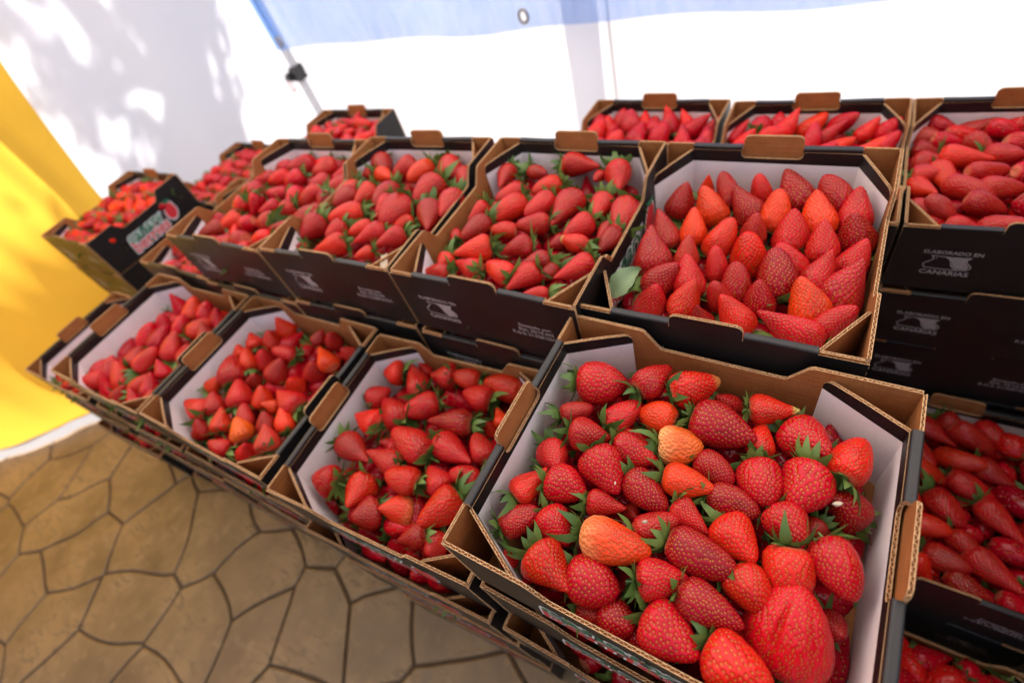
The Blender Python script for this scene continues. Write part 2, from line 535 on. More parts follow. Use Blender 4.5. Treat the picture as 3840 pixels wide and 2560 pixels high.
# yellow tarp along the left side
def yfold(y, v):
    return 0.012 * math.sin(11 * y + 1.2 * v) + 0.009 * math.sin(27 * y + 2.0 * v + 1) + 0.005 * math.sin(61 * y - 2 * v) + 0.014 * math.sin(4.1 * y + 2.5 * v)
def sstep(a, b, x):
    t = min(1, max(0, (x - a) / (b - a))); return t * t * (3 - 2 * t)
def ytarp(u, v):
    z = 0.045 + (ZE - 0.02 + OZ - 0.045) * v
    yedge = 0.478 + 0.215 * (z - OZ) + 0.010 * math.sin(5 * z + 0.4)
    y = -1.30 + (yedge + 1.30) * u
    flare = 0.46 * sstep(-0.70, -0.12, y) * (1 - 0.55 * sstep(-0.1, 0.5, y))
    fl = flare * (1 - sstep(0, 1, min(1, z / 0.60))) ** 1.2
    return (XL + 0.045 + fl + yfold(y, v) * (0.35 + 0.4 * (1 - v)), y + 0.1 * fl, z)
yt = sheet('yellow_tarp', ytarp, 110, 60, M_YELLOW)
yt.location = (0, 0, FLOOR_Z)
tag(yt, 'yellow translucent tarp hanging with folds at the left of the stall', 'tarp')
def yhem(u, v):
    p = ytarp(u, 0.0); q = ytarp(u, 0.02)
    x = p[0] + 0.006 * (1 - v) + 0.006 * math.sin(40 * u)
    return (x + 0.0015, p[1], 0.003 + (p[2] + 0.004) * v)
sheet('hem', yhem, 110, 3, M_HEMCLOTH, yt)

# blue shade net tied behind the crates
EYELETS = ((-2.405, -0.163), (-1.018, -0.157), (0.37, -0.17))
def net_material():
    m, nt, b = new_mat('blue_shade_net_weave')
    nt.nodes.remove(b)
    out = nt.nodes['Material Output']
    co = objco(nt)
    sep = nt.nodes.new('ShaderNodeSeparateXYZ'); nt.links.new(co, sep.inputs[0])
    k = 2 * math.pi / 0.0055
    wx = mth(nt, 'SINE', mth(nt, 'MULTIPLY', sep.outputs[0], k)); wz = mth(nt, 'SINE', mth(nt, 'MULTIPLY', sep.outputs[2], k))
    hole = rampf(nt, mth(nt, 'ADD', wx, wz), -0.5, 1.0)
    n1 = noise(nt, 14, 4, stretch(nt, co, (3, 1, 0.6)))
    hole = mth(nt, 'MULTIPLY', hole, mth(nt, 'ADD', 0.55, mth(nt, 'MULTIPLY', n1, 0.8)))
    edge = nt.nodes.new('ShaderNodeAttribute'); edge.attribute_name = 'hem'
    hole = mth(nt, 'MULTIPLY', hole, mth(nt, 'SUBTRACT', 1.0, mth(nt, 'MULTIPLY', edge.outputs['Fac'], 0.8)))
    for ex, ez in EYELETS:
        dx = mth(nt, 'SUBTRACT', sep.outputs[0], ex); dz = mth(nt, 'MULTIPLY', mth(nt, 'SUBTRACT', sep.outputs[2], ez), 0.81)
        rr = mth(nt, 'SQRT', mth(nt, 'ADD', mth(nt, 'MULTIPLY', dx, dx), mth(nt, 'MULTIPLY', dz, dz)))
        hole = mth(nt, 'MAXIMUM', hole, mth(nt, 'LESS_THAN', rr, 0.0165))
    d = nt.nodes.new('ShaderNodeBsdfDiffuse'); t = nt.nodes.new('ShaderNodeBsdfTranslucent'); tr = nt.nodes.new('ShaderNodeBsdfTransparent')
    for s in (d, t): s.inputs[0].default_value = (0.22, 0.40, 0.82, 1)
    a = nt.nodes.new('ShaderNodeMixShader'); a.inputs[0].default_value = 0.75
    nt.links.new(d.outputs[0], a.inputs[1]); nt.links.new(t.outputs[0], a.inputs[2])
    mx = nt.nodes.new('ShaderNodeMixShader')
    nt.links.new(mth(nt, 'MINIMUM', hole, 1.0), mx.inputs[0])
    nt.links.new(a.outputs[0], mx.inputs[1]); nt.links.new(tr.outputs[0], mx.inputs[2])
    nt.links.new(mx.outputs[0], out.inputs[0])
    return m
def net(u, v):
    x = -2.475 + 4.7 * u
    zb = -0.205 - 0.006 * math.sin(x * 4.6 + 1.2) - 0.004 * x + 0.004 * math.sin(11 * x)
    return (x, 1.515 + 0.006 * math.sin(7 * x), zb + (0.75 - zb) * v)
nt_o = sheet('blue_shade_net', net, 150, 16, net_material())
hemattr = nt_o.data.attributes.new('hem', 'FLOAT', 'POINT')
hemattr.data.foreach_set('value', [1.0 if (v.co.x < -2.40) else 0.0 for v in nt_o.data.vertices])
tag(nt_o, 'light blue woven shade net stretched behind the crates with metal eyelets', 'shade net')
for ex, ez in EYELETS:
    mb = MB()
    ring = []
    for k in range(25):
        a = 2 * math.pi * k / 24
        ring.append((ex + 0.017 * math.cos(a), 1.507, ez + 0.021 * math.sin(a)))
    mb.tube(ring, [0.0055] * 25, 0, 8, False)
    link('eyelet', mb.mesh('eyelet', {0: M_BRASS}, True), nt_o)

# tree outside the left wall: its crown throws the dappled shade on the cloth
def build_tree(base, crown_c, crown_r, nleaf):
    t = link('broadleaf_tree', None, None, base)
    tag(t, 'leafy tree beyond the white side wall, seen as dappled shade', 'tree')
    b = Vector(base)
    mb = MB()
    top = Vector(crown_c) - b
    mb.tube([(0, 0, 0), (0.05, 0.04, top.z * 0.35), top * 0.7 + Vector((0, 0, 0)), top], [0.16, 0.13, 0.10, 0.05], 0, 12)
    trunk = link('trunk', mb.mesh('trunk', {0: M_BARK}, True), t)
    lm = MB(); cm = MB()
    tips = []
    for k in range(44):
        a = rng.uniform(0, 2 * math.pi); el = rng.uniform(-0.5, 1.2)
        d = Vector((math.cos(a) * math.cos(el), math.sin(a) * math.cos(el), math.sin(el)))
        e = top + Vector((d.x * crown_r[0], d.y * crown_r[1], d.z * crown_r[2])) * rng.uniform(0.55, 0.95)
        s = top * rng.uniform(0.7, 0.98)
        mid = (s + e) / 2 + Vector(rng.uniform(-0.1, 0.1, 3))
        lm.tube([s, mid, e], [0.035, 0.022, 0.008], 0, 6)
        tips += [mid + (e - mid) * f for f in (0.3, 0.7, 1.0)]
    link('limb', lm.mesh('limb', {0: M_BARK}, True), t)
    for k in range(nleaf):
        c = tips[rng.integers(len(tips))] + Vector(rng.normal(0, 0.075, 3))
        dr = Vector((rng.normal(0, 0.35), rng.normal(0, 0.35), -1)).normalized()
        q = dr.to_track_quat('Y', 'Z') @ Quaternion((0, 1, 0), rng.uniform(0, 6.28))
        L, W = rng.uniform(0.10, 0.26), rng.uniform(0.03, 0.055)
        cm.face([c + q @ Vector(p) for p in ((0, -L / 2, 0), (W / 2, -L * 0.1, 0.006), (W * 0.35, L * 0.3, 0.003), (0, L / 2, -0.01), (-W * 0.35, L * 0.3, 0.003), (-W / 2, -L * 0.1, 0.006))], 0)
    link('crown', cm.mesh('crown', {0: M_TREE}), t)
TT = 3.6
tc_ = Vector((XL, 1.08, 0.16)) + SUN * TT
build_tree((tc_.x - 0.35, tc_.y + 0.1, FLOOR_Z), tuple(tc_), (0.75, 0.55, 1.0), 480)

# ------------------------------------------------------------------ crates
W, L, H, T = 0.3527, 0.30, 0.1214, 0.0036
HY, FL, TABH, ROLL_W = L / 2, 0.1075, 0.038, 0.0095

def panel(mb, pts, O, U, V, N, t, mf, mk, flute=(), me=EDGE):
    """board with printed face mf, inner face mk; edges listed in flute show the corrugation"""
    O, U, V, N = Vector(O), Vector(U), Vector(V), Vector(N)
    P = lambda p, d=0.0: O + U * p[0] + V * p[1] - N * d
    n = len(pts)
    mb.face([P(p) for p in pts], mf)
    mb.face([P(p, t) for p in reversed(pts)], mk)
    l, dp, per = 0.0006, 0.0022, 0.0070
    s = 0.0
    for i in range(n):
        a, b = Vector(pts[i]), Vector(pts[(i + 1) % n])
        ln = (b - a).length
        if ln < 1e-7: continue
        if i not in flute:
            mb.face([P(a, t), P(b, t), P(b), P(a)], me); continue
        ni = Vector((-(b - a).y, (b - a).x)) / ln * dp
        mb.face([P(a, l), P(b, l), P(b), P(a)], me)
        mb.face([P(a, t), P(b, t), P(b, t - l), P(a, t - l)], me)
        mb.face([P(a + ni, l), P(b + ni, l), P(b, l), P(a, l)], me)
        mb.face([P(a, t - l), P(b, t - l), P(b + ni, t - l), P(a + ni, t - l)], me)
        mb.face([P(a + ni, t - l), P(b + ni, t - l), P(b + ni, l), P(a + ni, l)], KRAFT)
        k = max(2, int(ln / (per / 7)))
        top, bot = [], []
        for j in range(k + 1):
            f = j / k
            ph = 2 * math.pi * (s + ln * f) / per
            d = t / 2 + (t / 2 - l) * 0.96 * max(-1, min(1, 1.25 * math.sin(ph)))
            rag = 0.00035 * math.sin(ph * 1.7 + 1) + 0.0002 * math.sin(ph * 4.3)
            q = a + (b - a) * f
            top.append((q - ni * (0.12 + rag / dp), d)); bot.append((q + ni, d))
        hw = 0.00028
        for j in range(k):
            for sgn in (1, -1):
                mb.face([P(top[j][0], top[j][1] + sgn * hw), P(top[j + 1][0], top[j + 1][1] + sgn * hw), P(bot[j + 1][0], bot[j + 1][1] + sgn * hw), P(bot[j][0], bot[j][1] + sgn * hw)], me)
            mb.face([P(top[j][0], top[j][1] - hw), P(top[j + 1][0], top[j + 1][1] - hw), P(top[j + 1][0], top[j + 1][1] + hw), P(top[j][0], top[j][1] + hw)], me)
        s += ln

def arc(cx0, cy0, r, a0, a1, n=5):
    return [(cx0 + r * math.cos(a0 + (a1 - a0) * i / n), cy0 + r * math.sin(a0 + (a1 - a0) * i / n)) for i in range(n + 1)]

def text_part(body, size, cx0, cy0, m, align='CENTER', bold=0.0, xs=1.0, lift=0.0, shear=0.0, space=1.0):
    cu = bpy.data.curves.new('t', 'FONT')
    cu.body = body; cu.size = size; cu.align_x = align; cu.align_y = 'BOTTOM_BASELINE'
    cu.offset = bold * size; cu.fill_mode = 'FRONT'; cu.shear = shear; cu.resolution_u = 3; cu.space_character = space
    ob = bpy.data.objects.new('t', cu); COL.objects.link(ob)
    dg = bpy.context.evaluated_depsgraph_get()
    me = bpy.data.meshes.new_from_object(ob.evaluated_get(dg))
    mb = MB()
    mb.v = [(v.co.x * xs + cx0, v.co.y + cy0, lift) for v in me.vertices]
    mb.f = [tuple(p.vertices) for p in me.polygons]
    mb.m = [m] * len(mb.f)
    bpy.data.objects.remove(ob); bpy.data.meshes.remove(me); bpy.data.curves.remove(cu)
    return mb

def ribbon(mb, pts, w, m, lift=0.0, closed=False):
    n = len(pts)
    for i in range(n if closed else n - 1):
        a, b = Vector(pts[i]), Vector(pts[(i + 1) % n])
        d = (b - a)
        if d.length < 1e-9: continue
        q = Vector((-d.y, d.x)).normalized() * w / 2
        e = d.normalized() * w * 0.3
        mb.face([(*(a - q - e), lift), (*(b - q + e), lift), (*(b + q + e), lift), (*(a + q - e), lift)], m)

# printing on the long walls (2-D: along the wall, height)
side_print = MB()
side_print.add(text_part('ELABORADO EN', 0.0088, -0.080, H - 0.0485, PRINT, bold=0.012, xs=1.06))
side_print.add(text_part('CANARIAS', 0.0112, -0.081, H - 0.0885, PRINT, bold=0.014, xs=1.1))
def flag_outline():
    x0, x1, zt, zb = -0.106, -0.055, H - 0.0525, H - 0.0765
    lft = [(x0 + 0.004 * math.sin(math.pi * 2 * f) + 0.003 * (1 - f), zt + (zb - zt) * f) for f in [i / 10 for i in range(11)]]
    bot = [(x0 + 0.004 + (x1 - x0 - 0.006) * f, zb - 0.0012 * math.sin(math.pi * f)) for f in [i / 8 for i in range(1, 9)]]
    rgt = [(x1 - 0.002 + 0.004 * math.sin(math.pi * 2 * f), zb + (zt - zb) * f) for f in [i / 10 for i in range(1, 11)]]
    top = [(x1 - 0.002 + (x0 - x1 + 0.005) * f, zt - 0.0012 * math.sin(math.pi * f)) for f in [i / 8 for i in range(1, 8)]]
    return lft + bot + rgt + top
ribbon(side_print, flag_outline(), 0.0013, PRINT, 0, True)
diag = [(-0.087 + 0.019 * f + 0.0025 * math.sin(2 * math.pi * f), H - 0.0530 - 0.0235 * f) for f in [i / 10 for i in range(11)]]
ribbon(side_print, diag, 0.0013, PRINT)
for k in range(15):
    f = k / 15
    za = H - 0.0542 - 0.021 * f
    xa = -0.0855 + 0.019 * f + 0.0025 * math.sin(2 * math.pi * f)
    xb = -0.0585 + 0.003 * math.sin(math.pi * 2 * (1 - f))
    side_print.face([(xa, za - 0.0011, 0), (xb, za - 0.0011, 0), (xb, za, 0), (xa, za, 0)], PRINT)
side_print.face([(-0.0965 + 0.0011 * math.cos(a), H - 0.0575 + 0.0011 * math.sin(a), 0) for a in [2 * math.pi * k / 8 for k in range(8)]], PRINT)
address_print = MB()
for body, dz in (('Envasado por:', 0.0595), ('RIA: 35/10.494', 0.0685), ('R.G.S: 21.028155/GC', 0.0775)):
    address_print.add(text_part(body, 0.0088, 0.082, H - dz, PRINT, bold=0.014, xs=1.02))

# logo on the end walls
logo = MB()
sz = 0.050
for bold, mc, lift in ((0.075, LWHITE, 0.0), (0.018, None, 0.0003)):
    logo.add(text_part('canary', sz, -0.085, H - 0.080, LGREEN if mc is None else mc, 'LEFT', bold, 1.0, lift, 0.12, 0.98))
    logo.add(text_part('berries', sz, -0.090, H - 0.110, LRED if mc is None else mc, 'LEFT', bold, 1.0, lift + 0.0001, 0.12, 0.98))
def heart(s, cxx, cyy):
    out = []
    for k in range(36):
        a = 2 * math.pi * k / 36
        r = 1.0 - 0.12 * math.sin(a) - 0.10 * math.cos(2 * a) * (1 if math.sin(a) > 0 else 0)
        x = math.cos(a) * r * 0.80; y = math.sin(a) * r * (1.0 if math.sin(a) > 0 else 1.15)
        ca, sa = math.cos(-0.3), math.sin(-0.3)
        out.append((cxx + s * (x * ca - y * sa), cyy + s * (x * sa + y * ca)))
    return out
logo.face([(*p, 0.00015) for p in heart(0.0275, 0.082, H - 0.070)], LWHITE)
logo.face([(*p, 0.0006) for p in heart(0.0240, 0.082, H - 0.070)], LRED)
for k in range(6):
    a = math.pi * (0.15 + 0.16 * k)
    cxx, cyy = 0.088, H - 0.0475
    tip = (cxx + 0.016 * math.cos(a), cyy + 0.010 * math.sin(a) + 0.002)
    q = (-math.sin(a) * 0.004, math.cos(a) * 0.004)
    logo.face([(cxx - q[0], cyy - q[1], 0.0008), (*tip, 0.0008), (cxx + q[0], cyy + q[1], 0.0008)], LGREEN)
ribbon(logo, [(0.088, H - 0.0475), (0.080, H - 0.040), (0.068, H - 0.037)], 0.003, LGREEN, 0.0009)

def place2d(src, O, U, V, N, lift):
    mb = MB()
    O, U, V, N = Vector(O), Vector(U), Vector(V), Vector(N)
    mb.v = [tuple(O + U * p[0] + V * p[1] + N * (p[2] + lift)) for p in src.v]
    mb.f = list(src.f); mb.m = list(src.m)
    return mb

ZV = (0, 0, 1)
PARTS = []      # (name, mesh builder, [(child name, mesh builder)])
for s in (1, -1):
    N = (s, 0, 0); U = (0, s, 0); O = (s * W / 2, 0, 0)
    h1, ht = H - 0.0040, H + 0.0135
    pts_ = [(-HY, 0), (HY, 0), (HY, h1), (FL, h1), (FL, H - 0.006), (TABH, H - 0.006)]
    pts_ += arc(TABH - 0.008, ht - 0.008, 0.008, 0, math.pi / 2) + arc(-TABH + 0.008, ht - 0.008, 0.008, math.pi / 2, math.pi)
    pts_ += [(-TABH, H - 0.006), (-FL, H - 0.006), (-FL, h1), (-HY, h1)]
    fl = {1, 2, len(pts_) - 2, len(pts_) - 1} | set(range(5, 18))
    mb = MB()
    panel(mb, pts_, O, U, ZV, N, T, BLACK, KRAFT, fl)
    # rolled top edge, either side of the tab
    prof = [(0.0, H - 0.006)] + arc(-0.0028, H - 0.0028, 0.0028, 0, math.pi / 2, 4) + arc(-ROLL_W + 0.0028, H - 0.0028, 0.0028, math.pi / 2, math.pi, 4) + [(-ROLL_W, H - 0.006)]
    for y0, y1 in ((TABH + 0.001, FL), (-FL, -TABH - 0.001)):
        ys = [y0 + (y1 - y0) * i / 6 for i in range(7)]
        rows_ = [[(s * (W / 2 + 0.0004 + px), y, pz + 0.0004 * math.sin(60 * y + s)) for (px, pz) in prof] for y in ys]
        mb.grid(rows_, BLACK)
        for yy in (y0, y1):
            mb.face([(s * (W / 2 + 0.0004 + px), yy, pz) for (px, pz) in prof], EDGE)
    pr = place2d(side_print, O, U, ZV, N, 0.0005)
    PARTS.append(('side_wall', mb, [('origin_print', pr), ('address_print', place2d(address_print, O, U, ZV, N, 0.0005))]))
    # inner lining
    mb = MB()
    O2 = (s * (W / 2 - ROLL_W), 0, 0); N2 = (-s, 0, 0); U2 = (0, -s, 0)
    zb = H - 0.025
    band = [(-FL, zb), (FL, zb), (FL, H - 0.006), (TABH + 0.002, H - 0.006)]
    i0 = len(band) - 1
    band += arc(TABH + 0.002 - 0.007, H - 0.0175 + 0.007, 0.007, 0, -math.pi / 2) + arc(-TABH - 0.002 + 0.007, H - 0.0175 + 0.007, 0.007, -math.pi / 2, -math.pi)
    band += [(-TABH - 0.002, H - 0.006), (-FL, H - 0.006)]
    panel(mb, band, O2, U2, ZV, N2, 0.0034, BLACK, KRAFT, set(range(i0, i0 + 13)))
    panel(mb, [(-FL, 0.004), (FL, 0.004), (FL, zb), (-FL, zb)], O2, U2, ZV, N2, 0.0034, WHITE, KRAFT)
    PARTS.append(('inner_lining', mb, []))
    for e in (1, -1):
        # diagonal corner flap
        A = Vector((s * (W / 2 - ROLL_W), e * FL, 0)); B = Vector((s * 0.098, e * (HY - T - 0.001), 0))
        d = (B - A); ln = d.length; d.normalize()
        Nn = Vector((-d.y, d.x, 0))
        if Nn.dot(-A) < 0: Nn = -Nn
        Uu = Vector((0, 0, 1)).cross(Nn)
        sg = 1 if Uu.dot(d) > 0 else -1
        ztop = H - 0.0065
        top = [(0, ztop), ] ; r = 0.010
        prof_t = [(ln * 0.5, ztop - 0.001)] + arc(ln - r, ztop - 0.003 - r, r, math.pi / 2, 0, 5)
        band = [(0, zb), (ln, zb)] + list(reversed(prof_t)) + [(0, ztop)]
        whitep = [(0, 0.004), (ln, 0.004), (ln, zb), (0, zb)]
        mb = MB()
        def orient(pl): return pl if sg > 0 else [(-p[0], p[1]) for p in reversed(pl)]
        bb = orient(band)
        flut = [i for i in range(len(bb)) if bb[i][1] > zb + 0.003 and bb[(i + 1) % len(bb)][1] > zb + 0.003]
        panel(mb, bb, A, Uu, ZV, Nn, 0.0034, BLACK, KRAFT, set(flut))
        panel(mb, orient(whitep), A, Uu, ZV, Nn, 0.0034, WHITE, KRAFT)
        PARTS.append(('corner_flap', mb, []))
        # brown glue flap lining the corner inside the long wall
        mb = MB()
        O3 = (s * (W / 2 - T - 0.0004), 0, 0); N3 = (-s, 0, 0); U3 = (0, -s, 0)
        a0, a1 = sorted((-s * e * 0.1085, -s * e * (HY - T - 0.0006)))
        panel(mb, [(a0, 0.002), (a1, 0.002), (a1, H - 0.0005), (a0, H - 0.0005)], O3, U3, ZV, N3, -0.0001 + 0.0032, KRAFT, KRAFT, {2})
        PARTS.append(('glue_flap', mb, []))
for e in (1, -1):
    N = (0, e, 0); U = (-e, 0, 0); O = (0, e * HY, 0)
    xw = W / 2 - T - 0.0003
    lo = H - 0.027
    pts_ = [(-xw, 0.0), (xw, 0.0), (xw, H), (0.087, H + 0.0003), (0.083, H - 0.002), (0.066, lo + 0.001), (0.062, lo), (-0.062, lo), (-0.066, lo + 0.001), (-0.083, H - 0.002), (-0.087, H + 0.0003), (-xw, H)]
    mb = MB()
    panel(mb, pts_, O, U, ZV, N, T, BLACK, KRAFT, set(range(2, 11)))
    PARTS.append(('end_wall', mb, [('logo_print', place2d(logo, O, U, ZV, N, 0.0005))]))
mb = MB()
mb.box((-W / 2 + 0.004, -HY + 0.004, 0.0006), (W / 2 - 0.004, HY - 0.004, 0.0036), KRAFT)
PARTS.append(('bottom_panel', mb, []))
PART_MESH = [(n, b.mesh('crate_' + n, CM), [(cn, cb.mesh('crate_' + cn, CM)) for cn, cb in ch]) for n, b, ch in PARTS]
whole = MB()
for n, b, ch in PARTS:
    whole.add(b)
    for cn, cb in ch: whole.add(cb)
WHOLE_MESH = whole.mesh('crate_whole', CM)

CRATE_GROUP = 'black cardboard strawberry crates stacked in the stall'
def crate(x, y, rim, yaw, turned, label, full=True, group=CRATE_GROUP, tilt=(0, 0)):
    rz = yaw + (math.pi / 2 if turned else 0)
    if full:
        o = link('strawberry_crate', None, None, (x, y, rim - H))
        for n, me, ch in PART_MESH:
            p = link(n, me, o)
            for cn, cme in ch:
                link(cn, cme, p)
    else:
        o = link('strawberry_crate', WHOLE_MESH, None, (x, y, rim - H))
    o.rotation_euler = (tilt[0], tilt[1], rz)
    return tag(o, label, 'crate', group)

PITCH_Z = 0.1262
# key: x, y, rim height, yaw, turned
CR = {
 'B0': (0, 0, 0, 0, 0), 'B1': (-0.3709, -0.0245, -0.1267, 0.0615, 0), 'B2': (-0.7363, -0.0313, -0.1233, 0.0213, 0),
 'B3': (-1.1031, -0.0453, -0.1265, 0.0416, 0), 'B4': (-1.535, -0.075, -0.268, 0.05, 0),
 'U0': (-0.0233, 0.3368, 0.0078, 0.0146, 1), 'U1': (-0.3188, 0.3191, 0.0173, 0.0125, 1), 'U2': (-0.6323, 0.3119, 0.0156, 0.0474, 1),
 'U3': (-0.9399, 0.2974, 0.0095, 0.0413, 1), 'U4': (-1.246, 0.288, -0.120, 0.02, 1),
 'C1': (-1.9239, 0.2874, -0.1409, 0.0489, 1), 'C2': (-1.86, 0.645, -0.253, 0.0, 1),
 'T0': (-0.3209, 0.7114, -0.1263, -0.0051, 1), 'T1': (-0.0055, 0.7064, -0.1258, 0.0331, 1), 'T2': (0.2985, 0.723, -0.1295, 0.0473, 1),
 'S0': (0.665, 0.345, 0.250, 0.02, 1), 'S1': (0.63, 0.728, 0.25, 0.02, 1), 'S2': (0.76, -0.02, 0.0, 0.02, 1),  # unseen stacks added right of frame to keep light off the low crates
 'T3': (-1.245, 0.668, -0.127, 0.03, 1), 'R0': (0.335, 0.358, -0.5080, 0.01, 1), 'R1': (0.365, 0.002, -0.640, 0.0, 0),
}
CLABEL = {
 'B0': 'nearest open strawberry crate, raised highest in the front row',
 'B1': 'open strawberry crate just left of the nearest raised one',
 'B2': 'third open strawberry crate from the right in the front row',
 'B3': 'fourth front-row strawberry crate with a bare white left wall',
 'B4': 'lowest front-row crate at the far left, mostly hidden behind its neighbour',
 'U0': 'middle-row crate with strawberries standing tip up',
 'U1': 'middle-row crate second from right, address print at its front corner',
 'U2': 'middle-row crate third from right with torn paper in its corner',
 'U3': 'leftmost raised crate of the middle row',
 'U4': 'lower middle-row crate peeking out left of the raised row',
 'C1': 'far left crate showing the canary berries logo on its end',
 'C2': 'small distant crate between the logo crate and the middle row',
 'T0': 'back-row crate left of the three at the right',
 'T1': 'back-row crate in the middle behind the tip-up strawberries',
 'T2': 'back-row crate at the right edge on a tall black stack',
 'S0': 'unseen crate added at the right to shade the low crate', 'S1': 'unseen crate added right of the back row to block light', 'S2': 'unseen crate added right of the nearest crate to block light',
 'T3': 'lone distant crate in front of the white wall, grey end visible',
 'R0': 'shaded crate low at the right edge behind the nearest crate',
 'R1': 'lowest shaded crate in the bottom right corner',
}
for k, (x, y, z, a, t) in CR.items():
    crate(x, y, z, a, t, CLABEL[k], k[0] != 'S')

ORD = ['first', 'second', 'third', 'fourth', 'fifth', 'sixth', 'seventh', 'eighth', 'ninth', 'tenth', 'eleventh', 'twelfth']
UNDER = {'B0': 'the nearest raised front crate', 'B1': 'the second front-row crate', 'B2': 'the third front-row crate', 'B3': 'the fourth front-row crate', 'B4': 'the lowest left front crate',
 'U0': 'the tip-up strawberry crate', 'U1': 'the second middle-row crate', 'U2': 'the third middle-row crate', 'U3': 'the leftmost raised middle crate', 'U4': 'the lower middle-row crate',
 'C1': 'the far left logo crate', 'C2': 'the small distant left crate', 'T0': 'the left back-row crate', 'T1': 'the middle back-row crate', 'T2': 'the right back-row crate',
 'T3': 'the lone distant crate', 'S0': 'the unseen shade crate added at right', 'S1': 'the unseen shade crate added at back right', 'S2': 'the unseen shade crate added at near right', 'R0': 'the shaded right crate'}
LOWER = []
VISIBLE_LOW = {('B0', 1), ('B0', 2), ('B1', 1), ('B1', 2), ('B2', 1), ('B2', 2), ('B3', 1), ('B3', 2), ('B4', 1), ('U1', 1), ('U2', 1), ('U3', 1), ('T2', 1), ('T2', 2), ('T2', 3), ('C1', 1), ('U0', 1)}
for k, (x, y, z, a, t) in CR.items():
    if k == 'R1': continue
    for lev in range(1, 9):
        zz = z - lev * PITCH_Z
        if zz - H < FLOOR_Z - 0.03: break
        r2 = np.random.default_rng(hash((ord(k[0]), ord(k[1]), lev)) % 1000)
        dx, dy, da = r2.uniform(-0.006, 0.006), r2.uniform(-0.006, 0.006), r2.uniform(-0.012, 0.012)
        if k[0] == 'B':
            dy -= {1: 0.012, 2: 0.022}.get(lev, 0.015)
            if k == 'B0' and lev == 1: dx, dy = 0.002, -0.006
        elif k[0] in 'UTCS':
            dy -= 0.004
        if zz - H < FLOOR_Z + 0.045: zz = FLOOR_Z + 0.002 + H
        lab = ('black strawberry crate, %s in the stack beneath %s' % (ORD[lev - 1], UNDER[k]))
        crate(x + dx, y + dy, zz, a + da, t, lab, (k, lev) in VISIBLE_LOW, 'lower crates in the stacks')
        LOWER.append((k, lev, x + dx, y + dy, zz, a + da, t))

